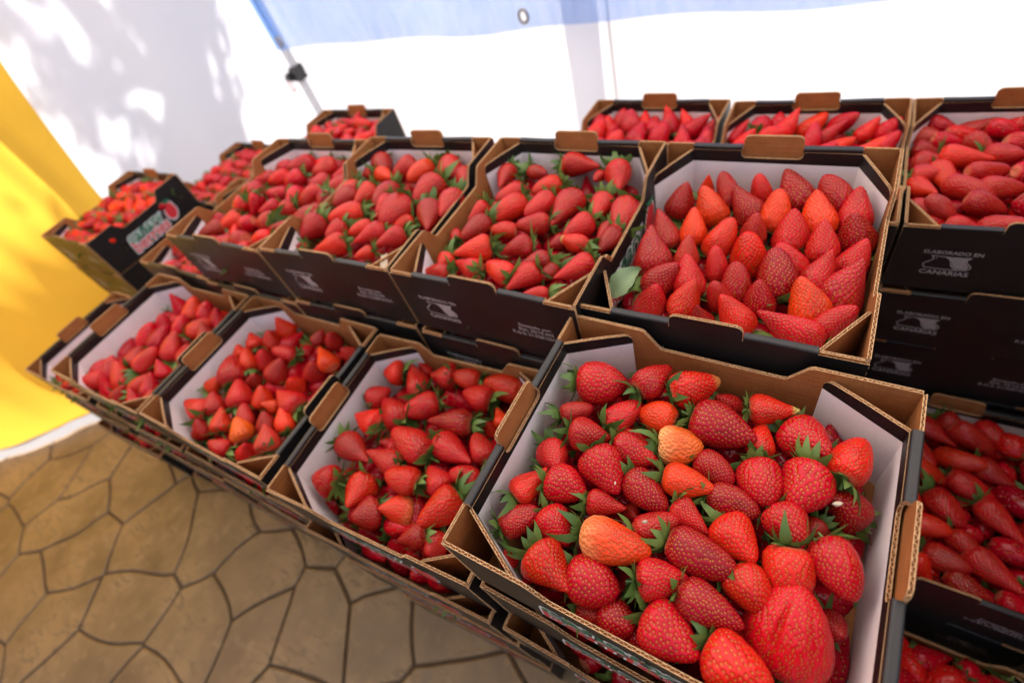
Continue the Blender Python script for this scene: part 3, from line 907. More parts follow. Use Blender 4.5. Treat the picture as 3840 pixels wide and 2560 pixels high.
HAND = {
 'B0': [
  (-144,81,-34, -85,95,-34, 47,'r',1), (-74,87,-34, -48,143,-34, 37,'r',0), (-40,95,-34, 6,137,-34, 43,'g2',1),
  (-146,34,-40, -112,57,-40, 25,'d',0), (-90,35,-38, -66,79,-38, 31,'r',0), (-21,69,-44, -66,70,-44, 36,'o',0),
  (-11,77,-32, 56,71,-32, 49,'d',0), (22,121,-77, 5,117,-44, 31,'r',0), (38,106,-37, 85,121,-37, 34,'g',1),
  (61,60,-46, 55,102,-46, 30,'g',0), (79,108,-55, 117,77,-32, 46,'r',1), (130,57,-36, 140,107,-36, 36,'o2',0),
  (-125,18,-36, -78,25,-36, 36,'r',1), (-32,34,-32, 12,47,-32, 38,'p',0), (-74,24,-34, -24,15,-34, 39,'r',0),
  (-144,-1,-51, -116,-28,-37, 35,'r',1), (-92,3,-34, -48,-30,-34, 45,'r',1), (-48,-4,-37, -1,-27,-37, 36,'d',0),
  (-17,3,-33, 34,8,-33, 33,'o',0), (6,38,-40, 47,24,-40, 29,'d',0), (57,53,-46, 79,11,-34, 41,'r',1),
  (102,66,-34, 99,14,-34, 43,'r',0), (149,47,-74, 125,42,-38, 37,'d',0), (-147,-75,-37, -128,-30,-37, 33,'r2',1),
  (-123,-47,-37, -78,-40,-36, 39,'r',0), (-77,-47,-42, -37,-38,-42, 27,'r',0), (2,-16,-38, 39,-33,-38, 28,'r',0),
  (25,5,-42, 75,4,-42, 31,'d',1), (-146,-108,-40, -116,-73,-40, 30,'d',1), (-112,-71,-47, -74,-93,-39, 37,'r',0),
  (-68,-79,-31, 0,-71,-31, 42,'O',1), (-23,-60,-37, 13,-28,-37, 28,'r',0), (45,-13,-47, 80,-42,-34, 40,'o2',1),
  (83,15,-45, 112,-16,-34, 38,'r',0), (123,1,-34, 153,-41,-34, 38,'r',1), (6,-54,-32, 70,-57,-32, 37,'d',1),
  (-103,-113,-34, -54,-145,-34, 44,'o2',1), (-65,-109,-50, -15,-113,-37, 44,'r',0), (-6,-99,-32, 36,-78,-32, 37,'r',1),
  (62,-53,-45, 98,-76,-42, 36,'o2',0), (27,-90,-34, 84,-95,-34, 36,'d',0), (109,-24,-66, 106,-65,-42, 40,'o2',1),
  (121,-105,-81, 111,-45,-28, 68,'G',1), (-25,-124,-69, 4,-139,-46, 34,'d',1), (11,-115,-48, 59,-136,-34, 46,'r',0),
  (60,-115,-41, 113,-129,-34, 47,'o2',1), (-130,-128,-69, -132,-122,-46, 20,'r',1), (121,24,-61, 114,4,-54, 19,'d',0),
  (-49,-136,-68, -25,-136,-56, 23,'d',0), (-40,-28,-70, -27,-40,-54, 20,'r',0), (27,72,-88, 42,74,-58, 29,'d',0),
  (23,-148,-75, -10,-155,-56, 32,'d',0), (86,-92,-78, 97,-105,-54, 25,'r',0), (140,-52,-83, 152,-63,-59, 25,'d',0),
 ],
 'U0': [
  (-112,89,-68, -100,109,-22, 44,'d',0), (-80,130,-62, -75,129,-22, 25,'o',0), (-48,75,-62, -77,102,-22, 47,'o',0),
  (-38,110,-62, -59,139,-22, 34,'r',0), (-3,85,-62, -36,110,-22, 43,'r',0), (3,128,-62, -10,138,-22, 31,'r',0),
  (25,69,-62, 23,107,-22, 40,'o',0), (54,126,-62, 22,166,-22, 48,'d',0), (82,68,-62, 66,110,-22, 44,'o',0),
  (102,118,-62, 70,142,-22, 41,'d',0), (117,82,-62, 114,123,-22, 42,'r',0), (-101,10,-62, -123,44,-22, 46,'r',1),
  (-70,22,-62, -75,54,-22, 42,'o',1), (-104,-45,-58, -119,4,-18, 52,'r',1), (-38,5,-62, -20,39,-22, 39,'r',0),
  (6,46,-66, 6,53,-22, 38,'l',0), (50,40,-68, 48,68,-22, 46,'r',0), (90,21,-62, 84,50,-22, 40,'r',0),
  (134,61,-72, 113,67,-22, 46,'r',0), (-65,-27,-62, -65,-4,-22, 34,'l',0), (7,2,-80, 4,13,-22, 50,'o2',1),
  (-21,-38,-62, -28,-19,-22, 30,'r',0), (72,-6,-66, 40,3,-26, 37,'r',0), (119,3,-62, 134,23,-22, 39,'r',0),
  (90,-32,-62, 100,-2,-22, 42,'r',0), (-42,-75,-60, -58,-42,-20, 45,'r',0), (52,-59,-58, 40,-13,-18, 49,'r',0),
  (7,-70,-62, 3,-42,-22, 37,'r',1), (115,-40,-75, 138,-16,-18, 56,'l2',1), (-95,-78,-62, -63,-60,-22, 46,'r',1),
  (-91,-112,-70, -76,-104,-20, 44,'r',0), (-46,-113,-60, -35,-84,-20, 40,'o2',0), (95,-87,-59, 74,-57,-18, 47,'o',1),
  (42,-76,-66, 34,-68,-22, 39,'r',1), (0,-86,-62, -15,-82,-22, 30,'r',0), (32,-119,-58, -1,-105,-18, 39,'r',0),
  (-15,-123,-60, -22,-126,-20, 32,'r',0), (103,-119,-56, 42,-122,-16, 43,'r',1), (102,-108,-60, 139,-89,-20, 33,'r',0),
 ],
 'B1': [
  (-117,114,-48, -179,99,-40, 42,'o2',0), (-62,80,-47, -114,131,-40, 41,'r',0), (-155,42,-53, -122,76,-45, 40,'r',1),
  (-17,156,-50, -64,119,-42, 46,'r',1), (28,153,-48, -24,128,-40, 33,'r',0), (106,133,-48, 36,148,-40, 43,'o2',0),
  (65,107,-48, 11,104,-40, 45,'r',1), (-57,27,-50, -120,54,-42, 49,'r',0), (-22,82,-46, -67,37,-38, 41,'r',0),
  (-95,13,-48, -171,13,-40, 45,'o2',1), (55,58,-46, -19,39,-38, 44,'r',1), (18,-12,-45, -65,8,-37, 49,'r',0),
  (-151,-32,-48, -75,-50,-40, 45,'r',1), (-21,-36,-48, -90,-36,-40, 39,'r',0), (-67,-2,-80, -84,-13,-48, 32,'r',0),
  (9,19,-48, 85,0,-40, 45,'r',1), (106,11,-48, 66,43,-40, 36,'r',0), (23,-51,-46, -35,-57,-38, 41,'o2',0),
  (66,-49,-48, 24,-25,-40, 37,'r',0), (109,-24,-48, 59,-23,-40, 36,'r',0), (100,72,-52, 76,95,-44, 23,'o',0),
  (74,67,-77, 72,68,-48, 25,'r',0), (-105,-94,-48, -164,-101,-40, 48,'r',1), (-75,-70,-65, -62,-121,-38, 49,'r',1),
  (-30,-103,-69, -48,-152,-42, 49,'r',1), (14,-85,-78, -16,-105,-41, 44,'op',1), (87,-43,-47, 56,-107,-39, 51,'r',0),
  (70,-109,-52, 36,-144,-44, 37,'d',1), (80,-105,-70, 87,-142,-44, 39,'r',1), (-94,150,-75, -101,144,-46, 25,'r',1),
 ],
 'U1': [
  (-121,139,-40, -110,77,-36, 36,'r',1), (-85,140,-43, -42,128,-40, 26,'r',1), (-23,152,-36, 49,149,-32, 41,'r',1),
  (75,166,-35, 101,91,-32, 46,'r',1), (-66,94,-40, -100,45,-36, 34,'r',0), (-10,117,-42, -44,74,-38, 33,'o2',1),
  (-47,60,-40, -79,-1,-36, 40,'r',0), (-1,71,-38, -26,13,-34, 37,'r',0), (39,77,-36, 30,-4,-32, 46,'r',1),
  (81,84,-39, 88,23,-36, 35,'r',1), (125,74,-37, 136,2,-34, 42,'r',1), (-112,36,-40, -123,-10,-36, 27,'r',1),
  (-94,43,-48, -101,19,-40, 21,'r',0), (-86,0,-38, -105,-58,-34, 37,'r',0), (-25,-15,-42, -72,-23,-38, 28,'o2',0),
  (21,13,-40, -31,-9,-36, 34,'r',0), (84,24,-36, 60,-26,-32, 40,'r',1), (113,25,-44, 109,-16,-40, 26,'r',1),
  (131,8,-40, 121,-40,-36, 31,'d',0), (20,-44,-38, -20,-70,-34, 37,'r',1), (-44,-60,-36, -97,-94,-32, 42,'o2',1),
  (52,-9,-52, 38,-34,-46, 25,'d',0), (104,-34,-37, 56,-26,-34, 28,'g',0), (57,-64,-39, 16,-95,-36, 30,'r',0),
  (119,-56,-37, 82,-107,-33, 36,'r',1), (69,-73,-50, 59,-103,-42, 27,'r',0), (22,-117,-40, -34,-97,-36, 36,'o2',0),
  (50,-90,-38, 24,-140,-34, 38,'r',1), (-36,-113,-42, -91,-102,-38, 33,'r',0), (86,-128,-40, 51,-145,-36, 23,'r',1),
  (52,148,-44, 46,122,-40, 19,'r',0), (-110,-90,-44, -107,-131,-40, 32,'r',0), (-87,-120,-44, -133,-136,-40, 28,'r',1),
  (-121,-54,-45, -141,-28,-42, 19,'r',0),
 ],
 'U2': [
  (-124,175,-38, -81,108,-34, 46,'d',1), (-18,141,-40, -56,97,-36, 46,'r',0), (17,144,-40, -7,83,-36, 38,'o',0),
  (47,163,-38, 95,99,-34, 47,'r',1), (101,126,-41, 143,75,-38, 38,'r',0), (-120,106,-40, -174,92,-36, 32,'r',0),
  (-126,71,-40, -140,10,-36, 37,'r',1), (-108,112,-44, -59,94,-40, 34,'o',0), (-26,70,-37, -29,-2,-34, 41,'r',0),
  (77,87,-36, 53,15,-32, 55,'r',1), (-78,62,-40, -85,3,-36, 40,'o2',1), (1,27,-37, -2,-39,-34, 38,'r',0),
  (36,26,-35, 31,-54,-31, 54,'r',1), (128,58,-38, 145,-12,-34, 43,'r',1), (88,17,-36, 129,-50,-32, 45,'r',1),
  (-114,48,-40, -133,-8,-36, 41,'d',0), (-47,-10,-37, -106,-52,-33, 43,'r',1), (-123,-49,-37, -137,-106,-33, 48,'r',1),
  (-67,-50,-40, -79,-94,-36, 38,'r',0), (-2,-42,-39, -31,-80,-36, 28,'r',0), (38,-52,-37, -2,-100,-33, 36,'r',1),
  (64,-13,-53, 51,-47,-36, 34,'r',1), (88,-57,-36, 47,-103,-33, 35,'r',1), (-21,-95,-37, -75,-133,-34, 38,'r',0),
  (48,-104,-40, 24,-132,-36, 24,'r',0), (-114,-114,-44, -137,-126,-40, 21,'r',0),
 ],
 'B2': [
  (-123,63,-60, -170,83,-38, 37,'r',0), (-118,84,-85, -113,100,-38, 42,'r',0), (-112,143,-86, -117,130,-34, 45,'o',1),
  (-145,32,-60, -172,50,-38, 28,'o',0), (-91,14,-58, -124,49,-36, 33,'o',0), (-96,40,-84, -86,56,-38, 42,'r',0),
  (-10,73,-58, -58,64,-36, 32,'r',1), (-97,-26,-58, -143,24,-36, 55,'r',0), (-162,-49,-63, -133,-23,-41, 31,'o',1),
  (-38,22,-81, -17,52,-36, 49,'r',0), (-71,-3,-73, -56,6,-41, 31,'r',0), (-37,-60,-56, -71,-15,-34, 46,'r',0),
  (-81,-87,-60, -111,-53,-38, 39,'r',0), (-11,-37,-73, -10,-10,-35, 40,'o',0), (28,19,-79, 39,20,-36, 37,'o2',1),
  (91,-17,-57, 34,-8,-35, 48,'r',1), (39,-29,-60, 19,-40,-38, 25,'o',0), (12,-83,-58, -15,-51,-36, 32,'r',0),
  (-95,-96,-58, -163,-91,-36, 46,'o2',0), (-33,-110,-58, -55,-73,-36, 39,'r',1), (-90,-127,-79, -90,-110,-38, 37,'d',0),
  (44,-74,-69, 38,-49,-38, 34,'r',0), (96,-63,-60, 66,-29,-38, 32,'o',1), (29,-106,-56, -4,-78,-34, 41,'O2',0),
  (14,-128,-60, -22,-135,-38, 33,'r',0), (96,-105,-56, 66,-68,-34, 44,'l',0), (37,-123,-74, 55,-110,-38, 36,'r',0),
  (92,73,-56, 46,98,-34, 40,'o',0), (6,110,-60, 18,138,-38, 29,'r',0), (30,134,-80, 41,136,-38, 37,'d',1),
  (37,56,-81, 58,65,-36, 43,'r',1), (93,117,-71, 93,110,-38, 28,'r',0),
 ],
}

# ------------------------------------------------------------------ strawberries
def profile(kind, t):
    """radius (max 0.5) along the fruit, t = 0 at the calyx, 1 at the tip"""
    pts = {
        'cone': [(0, 0.0), (0.02, 0.17), (0.07, 0.33), (0.16, 0.455), (0.30, 0.50), (0.45, 0.465), (0.62, 0.375), (0.78, 0.265), (0.90, 0.165), (0.97, 0.085), (1, 0)],
        'long': [(0, 0.0), (0.02, 0.16), (0.06, 0.30), (0.15, 0.44), (0.30, 0.50), (0.48, 0.48), (0.66, 0.41), (0.82, 0.31), (0.92, 0.21), (0.98, 0.10), (1, 0)],
        'round': [(0, 0.0), (0.02, 0.18), (0.08, 0.36), (0.20, 0.475), (0.36, 0.50), (0.54, 0.475), (0.72, 0.385), (0.86, 0.26), (0.95, 0.14), (1, 0)],
        'point': [(0, 0.0), (0.02, 0.20), (0.07, 0.38), (0.16, 0.48), (0.26, 0.50), (0.42, 0.445), (0.60, 0.33), (0.76, 0.215), (0.89, 0.125), (0.97, 0.06), (1, 0)],
    }[kind]
    xs = np.array([p[0] for p in pts]); ys = np.array([p[1] for p in pts])
    f = np.interp(t, xs, ys)
    return f

def berry_geom(kind, aspect, nu, nv, seedn, rs, giant=False, seeds=True):
    r = np.random.default_rng(rs)
    t = (1 - np.cos(np.linspace(0, 1, nv) * math.pi)) / 2
    rad = profile(kind, t)
    # smooth the profile
    for _ in range(max(1, nv // 16)):
        rad[1:-1] = (rad[:-2] + 2 * rad[1:-1] + rad[2:]) / 4
    rad[0] = rad[-1] = 0.0
    th = np.linspace(0, 2 * math.pi, nu, endpoint=False)
    TT_, TH = np.meshgrid(t, th, indexing='ij')
    RR = np.repeat(rad[:, None], nu, 1)
    env = np.sin(np.clip(TT_, 0, 1) * math.pi) ** 0.6
    lob = np.zeros_like(RR)
    for k in (1, 2, 3, 4):
        for j in (1, 2):
            lob += r.normal(0, 0.028 / k ** 0.6) * np.cos(k * TH + r.uniform(0, 6.28)) * np.cos(j * TT_ * math.pi + r.uniform(0, 6.28))
    if giant:
        lob += 0.03 * np.cos(6 * TH + 2 * TT_ + 0.5) * TT_ + 0.012 * np.cos(11 * TH) * TT_ + 0.07 * np.cos(2 * TH) + 0.02 * np.cos(5 * TH + 0.7) * (0.4 + 0.6 * TT_)
        for a0, wd, dp in ((1.2, 0.10, 0.20), (2.2, 0.22, 0.09), (4.4, 0.2, 0.08), (0.2, 0.25, 0.05)):
            da = np.angle(np.exp(1j * (TH - a0 - 0.5 * TT_)))
            lob -= dp * np.exp(-(da / wd) ** 2) * np.clip(TT_ * 1.3, 0, 1)
    RR = RR * (1 + lob * env)
    flat = r.uniform(0.92, 1.0)
    bend = r.normal(0, 0.05); bend2 = r.normal(0, 0.05)
    X = RR * np.cos(TH) + bend * np.sin(TT_ * math.pi); Y = RR * np.sin(TH) * flat + bend2 * np.sin(TT_ * math.pi)
    # calyx end is dimpled
    Z = TT_ * aspect + 0.10 * np.exp(-(RR / 0.16) ** 2) * (TT_ < 0.3)
    V = np.stack([X, Y, Z], -1)
    seedm = np.zeros((nv, nu)); pitm = seedm
    if seeds:
        ds = np.sqrt(np.diff(t * aspect) ** 2 + np.diff(rad) ** 2)
        ar = np.concatenate([[0], np.cumsum((rad[:-1] + rad[1:]) * math.pi * ds)])
        tot = ar[-1]
        k = np.arange(seedn)
        tk = np.interp((k + 0.5) / seedn * tot, ar, t)
        ak = k * 2.399963 + r.normal(0, 0.05, seedn)
        keep = (tk > 0.03) & (tk < 0.985)
        tk, ak = tk[keep], ak[keep]
        ti = np.clip(np.interp(tk, t, np.arange(nv)), 0, nv - 1)
        ai = np.round((ak % (2 * math.pi)) / (2 * math.pi) * nu).astype(int) % nu
        i0 = np.floor(ti).astype(int); i1 = np.minimum(i0 + 1, nv - 1); fr = (ti - i0)[:, None]
        S = V[i0, ai] * (1 - fr) + V[i1, ai] * fr
        sp = math.sqrt(tot / seedn)
        # outward normals
        dU = np.roll(V, -1, 1) - np.roll(V, 1, 1)
        dV = np.gradient(V, axis=0)
        Nn = np.cross(dU, dV); Nn /= np.linalg.norm(Nn, axis=-1, keepdims=True) + 1e-9
        flatV = V.reshape(-1, 3)
        best = np.full(len(flatV), 9.0)
        for c0 in range(0, len(flatV), 4000):
            d = flatV[c0:c0 + 4000, None, :] - S[None]
            d2 = d[..., 0] ** 2 + d[..., 1] ** 2 + (d[..., 2] * 0.72) ** 2
            best[c0:c0 + 4000] = np.sqrt(d2.min(1))
        q = (best / sp).reshape(nv, nu)
        disp = -0.46 * np.exp(-(q / 0.27) ** 2) + 0.24 * np.exp(-(q / 0.15) ** 2)
        V = V + Nn * (disp * sp * 0.62)[..., None]
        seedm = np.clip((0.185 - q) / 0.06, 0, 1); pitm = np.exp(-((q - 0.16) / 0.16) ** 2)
    return V, (seedm, pitm), TT_

def grid_faces(nv, nu, off=0):
    i = np.arange(nv - 1)[:, None] * nu; j = np.arange(nu)[None]; j2 = (j + 1) % nu
    a = i + j; b = i + j2
    return (np.stack([a, b, b + nu, a + nu], -1).reshape(-1, 4) + off)

def mesh_np(name, V, F, mats, attrs=(), mi=None):
    me = bpy.data.meshes.new(name)
    me.vertices.add(len(V)); me.vertices.foreach_set('co', np.ascontiguousarray(V, dtype=np.float32).ravel())
    me.loops.add(F.size); me.loops.foreach_set('vertex_index', np.ascontiguousarray(F, dtype=np.int32).ravel())
    me.polygons.add(len(F))
    me.polygons.foreach_set('loop_start', np.arange(0, F.size, F.shape[1], dtype=np.int32))
    me.polygons.foreach_set('use_smooth', np.ones(len(F), dtype=bool))
    for m in mats: me.materials.append(m)
    if mi is not None: me.polygons.foreach_set('material_index', mi.astype(np.int32))
    for n, typ, data in attrs:
        at = me.attributes.new(n, typ, 'POINT')
        at.data.foreach_set('value' if typ == 'FLOAT' else ('color' if typ == 'FLOAT_COLOR' else 'vector'), np.ascontiguousarray(data, dtype=np.float32).ravel())
    me.update(calc_edges=True); me.validate()
    return me

VARS = []
NU, NV = 220, 128
for i, (kind, asp, sn) in enumerate([('round', 1.05, 270), ('cone', 1.18, 310), ('point', 1.2, 290), ('cone', 1.32, 330), ('round', 1.22, 320), ('long', 1.4, 350), ('point', 1.42, 330),
                                     ('cone', 1.5, 370), ('long', 1.62, 390), ('point', 1.68, 370), ('long', 1.52, 360), ('cone', 1.25, 320)]):
    V, sm, al = berry_geom(kind, asp, NU, NV, int(sn * 1.25), 100 + i)
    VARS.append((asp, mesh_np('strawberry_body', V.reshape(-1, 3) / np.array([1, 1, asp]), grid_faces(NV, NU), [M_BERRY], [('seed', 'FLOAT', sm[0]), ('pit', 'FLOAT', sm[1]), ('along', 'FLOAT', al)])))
V, sm, al = berry_geom('round', 1.12, 300, 170, 1050, 555, giant=True)
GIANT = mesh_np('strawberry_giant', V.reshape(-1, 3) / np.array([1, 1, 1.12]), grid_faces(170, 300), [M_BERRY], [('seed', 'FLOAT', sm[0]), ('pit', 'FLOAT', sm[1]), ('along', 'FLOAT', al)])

def calyx_geom(rs, n, spread):
    """star of pointed sepals round the stalk, in units of fruit width"""
    r = np.random.default_rng(rs)
    V, F = [], []
    for k in range(n):
        a = 2 * math.pi * k / n + r.normal(0, 0.12)
        ln = r.uniform(0.46, 0.74) * (0.82 if k % 2 else 1.05); wd = r.uniform(0.17, 0.25)
        lift = r.normal(spread, 0.28)
        ca, sa = math.cos(a), math.sin(a)
        o = len(V)
        curl = r.normal(0.1, 0.35); tw = r.normal(0, 0.3)
        for i, (f, w) in enumerate(((0, 0.45), (0.25, 0.9), (0.5, 1.0), (0.75, 0.62), (1.0, 0.03))):
            rr = 0.03 + ln * f * math.cos(lift * f * 0.8)
            zz = 0.035 - ln * (math.sin(lift) * f * f * 0.9 + curl * 0.35 * f * f) - 0.02 * f
            for s in (-1, 0, 1):
                yy = s * wd * w * 0.5
                V.append((ca * rr - sa * yy, sa * rr + ca * yy, zz + (0.02 * w if s == 0 else 0) + tw * yy))
        for i in range(4):
            for j in range(2):
                F.append((o + i * 3 + j, o + i * 3 + j + 1, o + (i + 1) * 3 + j + 1, o + (i + 1) * 3 + j))
    # stalk stub
    o = len(V); hh = r.uniform(0.06, 0.28); bx, by = r.normal(0, 0.06, 2)
    for i in range(3):
        for k in range(6):
            a = 2 * math.pi * k / 6
            V.append((0.035 * math.cos(a) + bx * i / 2, 0.035 * math.sin(a) + by * i / 2, 0.04 - hh * i / 2))
    for i in range(2):
        for k in range(6):
            F.append((o + i * 6 + k, o + i * 6 + (k + 1) % 6, o + (i + 1) * 6 + (k + 1) % 6, o + (i + 1) * 6 + k))
    return np.array(V), np.array(F)
CAL = []
for i in range(7):
    V, F = calyx_geom(900 + i, 9 + i % 4, (-0.15, 0.35, 0.8, -0.45, 0.5, 0.1, 0.65)[i])
    CAL.append((V, F, mesh_np('strawberry_calyx', V, F, [M_LEAF])))

COLS = {'r': (0.47, 0.0030, 0.0125), 'r2': (0.64, 0.007, 0.009), 'd': (0.33, 0.0016, 0.0105), 'o': (0.72, 0.030, 0.007), 'o2': (0.60, 0.011, 0.008), 'O': (0.74, 0.06, 0.009), 'O2': (0.80, 0.085, 0.009),
        'p': (0.76, 0.11, 0.022), 'op': (0.66, 0.026, 0.010), 'g': (0.58, 0.008, 0.008), 'g2': (0.58, 0.007, 0.008), 'l': (0.45, 0.014, 0.018), 'l2': (0.40, 0.010, 0.020), 'G': (0.48, 0.004, 0.012)}
WORD = {'r': 'bright red', 'r2': 'bright red', 'd': 'deep red', 'o': 'orange', 'o2': 'orange-red', 'O': 'large orange-shouldered', 'O2': 'bright orange', 'p': 'pale orange', 'op': 'pale-shouldered', 'g': 'green-tipped', 'g2': 'red',
        'l': 'dull red', 'l2': 'dark dull red', 'G': 'huge ribbed'}
PALE = {'p': 1.0, 'O': 0.62, 'op': 0.45, 'o': 0.0, 'O2': 0.1}

def axis_quat(d, roll):
    return Vector(d).normalized().to_track_quat('Z', 'Y') @ Quaternion((0, 0, 1), roll)

def berry(pb, pt, w, code, cal, label, group, rs, big=False):
    r = np.random.default_rng(rs)
    pb, pt = Vector(pb), Vector(pt)
    d = pt - pb; ln = d.length
    asp = ln / w
    if code == 'G':
        me = GIANT
    else:
        c = sorted(range(len(VARS)), key=lambda i: abs(VARS[i][0] - asp) + r.uniform(0, 0.16) + (0.3 if i in (0, 4) and not big else 0.0))[0]
        me = VARS[c][1]
    o = link('strawberry', me, None, pb)
    o.rotation_mode = 'QUATERNION'
    roll = r.uniform(0, 6.28)
    if code == 'G':     # its crease lies on the upper side
        v = axis_quat(d, 0.0).inverted() @ (Vector((0.05, -0.1, 0.45)) - pb)
        roll = math.atan2(v.y, v.x) - 1.75
    o.rotation_quaternion = axis_quat(d, roll)
    o.scale = (w * r.uniform(0.98, 1.05), w * r.uniform(0.96, 1.02), ln)
    b = np.array(COLS[code]) * r.uniform(0.82, 1.14)
    b[1] *= r.uniform(0.7, 1.4)
    o.color = (*np.clip(b, 0, 1), 1)
    o['pale'] = float(PALE.get(code, 0.0)); o['greentip'] = 1.0 if code == 'g' else (0.35 if code == 'g2' else 0.0)
    tag(o, label, 'strawberry', group)
    if cal:
        c = link('calyx', CAL[r.integers(len(CAL))][2], o)
        c.rotation_euler = (0, 0, r.uniform(0, 6.28))
        sc = (0.030 / w) if code == 'G' else max(1.0, min(1.4, 0.042 / w)) * (1.0 if big else 1.2)
        c.scale = (sc * 0.95, sc * 0.95, sc * w / ln)
        c.location = (0, 0, 0.0)
    return o

HEAP = []          # (pb, pt, w, code, calyx) for the uncounted rest
WHERE = {'B0': 'nearest crate', 'B1': 'second front crate', 'B2': 'third front crate', 'B3': 'fourth front crate', 'U0': 'tip-up middle crate', 'U1': 'second middle crate',
         'U2': 'third middle crate', 'U3': 'leftmost middle crate', 'T2': 'right back-row crate', 'R0': 'shaded right crate'}
SPECIAL = {('B0', 13): 'pale orange strawberry with whitish shoulders near the middle of the nearest crate', ('B0', 30): 'large orange strawberry with pale shoulders and leafy cap in nearest crate',
           ('B0', 42): 'huge ribbed strawberry at the lower right of the nearest crate', ('B0', 8): 'strawberry with pale green tip lying by the back wall of the nearest crate',
           ('B0', 9): 'strawberry pointing up with pale green tip beside a large dark one', ('U0', 7): 'tallest dark strawberry against the back wall of the tip-up crate'}

def to_world(k, p):
    x, y, z, a, t = CR[k]
    c, s = math.cos(a), math.sin(a)
    return (x + c * p[0] - s * p[1], y + s * p[0] + c * p[1], z + p[2])

def emit(k, lst):
    """lst: local pb, pt (metres), w, code, calyx -> single strawberries with row labels"""
    order = sorted(range(len(lst)), key=lambda i: -(lst[i][0][1] + lst[i][1][1]))
    per = 6
    rows_ = [order[i:i + per] for i in range(0, len(order), per)]
    pos = {}
    for ri, row in enumerate(rows_):
        for ci, i in enumerate(sorted(row, key=lambda i: lst[i][0][0] + lst[i][1][0])):
            pos[i] = (ri, ci)
    for i, (pb, pt, w, code, cal) in enumerate(lst):
        ri, ci = pos[i]
        lab = SPECIAL.get((k, i)) or '%s strawberry, %s from left in %s row from back, %s' % (WORD[code], ORD[ci], ORD[ri], WHERE[k])
        berry(to_world(k, pb), to_world(k, pt), w, code, cal, lab, 'strawberries in the ' + WHERE[k], hash((ord(k[0]), ord(k[1]), i)) % 100000, k == 'B0')

def inside(k, x, y, m=0.02):
    t = CR[k][4] if k in CR else 0
    hx, hy = (W / 2 - ROLL_W, HY - T) if not t else (HY - T, W / 2 - ROLL_W)
    # stay clear of the diagonal corners
    return abs(x) < hx - m and abs(y) < hy - m and (abs(x) / hx + abs(y) / hy) < 1.62 - m * 5

def fill(turned, r, z, sp, tipdir, tilt, spread, mix, wr=(0.032, 0.044), cal=0.35, heap=0.012, keep=lambda x, y: True, asp=(1.15, 1.6)):
    hx, hy = (W / 2 - ROLL_W, HY - T) if not turned else (HY - T, W / 2 - ROLL_W)
    out = []
    ny = int(2 * hy / (sp * 0.88)); nx = int(2 * hx / sp)
    for j in range(ny + 1):
        for i in range(nx + 1):
            x = -hx + (i + (0.5 if j % 2 else 0)) * 2 * hx / nx + r.normal(0, sp * 0.10)
            y = -hy + j * 2 * hy / ny + r.normal(0, sp * 0.10)
            x = max(-hx + 0.019, min(hx - 0.019, x)); y = max(-hy + 0.019, min(hy - 0.019, y))
            if abs(x) / hx + abs(y) / hy > 1.60: continue
            if not keep(x, y): continue
            w = r.uniform(*wr); ln = w * r.uniform(*asp)
            a = tipdir + r.normal(0, spread); tl = tilt + r.normal(0, 0.28)
            d = np.array([math.cos(a) * math.cos(tl), math.sin(a) * math.cos(tl), math.sin(tl)])
            zc = z + heap * (1 - (x / hx) ** 2) * (1 - (y / hy) ** 2) + r.normal(0, 0.0035)
            c = np.array([x, y, zc])
            pb, pt = c - d * ln * 0.42, c + d * ln * 0.58
            for q in (pb, pt):
                q[0] = max(-hx + 0.006, min(hx - 0.006, q[0])); q[1] = max(-hy + 0.006, min(hy - 0.006, q[1]))
            if np.linalg.norm(pt - pb) < w * 0.9: continue
            out.append((pb, pt, w, mix[r.integers(len(mix))], int(r.random() < cal * 1.9)))
    return out

def vary(k, code, r):
    if code == 'r' and k != 'B0':
        u = r.random()
        return 'd' if u < 0.24 else ('o2' if u < 0.42 else 'r')
    return code
for k, lst in HAND.items():
    t = CR[k][4]
    hx, hy = (W / 2 - ROLL_W, HY - T) if not t else (HY - T, W / 2 - ROLL_W)
    L2 = []
    r0 = np.random.default_rng(hash((ord(k[0]), ord(k[1]), 77)) % 9999)
    for e in lst:
        pb = np.array(e[0:3], float) / 1000; pt = np.array(e[3:6], float) / 1000
        if k == 'U0':
            pb = pb - (pt - pb) * 0.12
        if k == 'B0' and len(L2) == 41:      # heart-shaped one behind the ribbed giant, cap towards the back
            pb = np.array((0.100, -0.016, -0.032)); pt = np.array((0.112, -0.062, -0.054))
        for q in (pb, pt):
            m = min(e[6] / 2000, 0.02) * 0.75
            q[0] = max(-hx + m, min(hx - m, q[0])); q[1] = max(-hy + m, min(hy - m, q[1]))
            q[2] = max(q[2], -H + 0.02)
        L2.append((pb, pt, e[6] / 1000 * {'U0': 1.02}.get(k, 1.05) * (0.9 if e[7] == 'G' else 1.0), vary(k, e[7], r0), 1 if k in ('B0', 'B1') else int(e[8] or r0.random() < 0.8)))
    emit(k, L2)
    r = np.random.default_rng(hash((ord(k[0]), ord(k[1]))) % 9999)
    zz = {'U0': -0.090, 'B2': -0.090, 'B1': -0.086, 'B0': -0.083}.get(k, -0.077)
    for (b, p, w, c, ca) in fill(t, r, zz, 0.036, r.uniform(0, 6), 0.2, 1.2, ['d', 'd', 'r'], cal=0.75, heap=0.002, keep=lambda x, y: abs(x) < hx - 0.035 and abs(y) < hy - 0.03) + fill(t, r, zz - 0.026, 0.04, 0, 0.2, 2.0, ['r', 'd'], cal=0.1, heap=0):
        HEAP.append((to_world(k, b), to_world(k, p), w, c, ca))

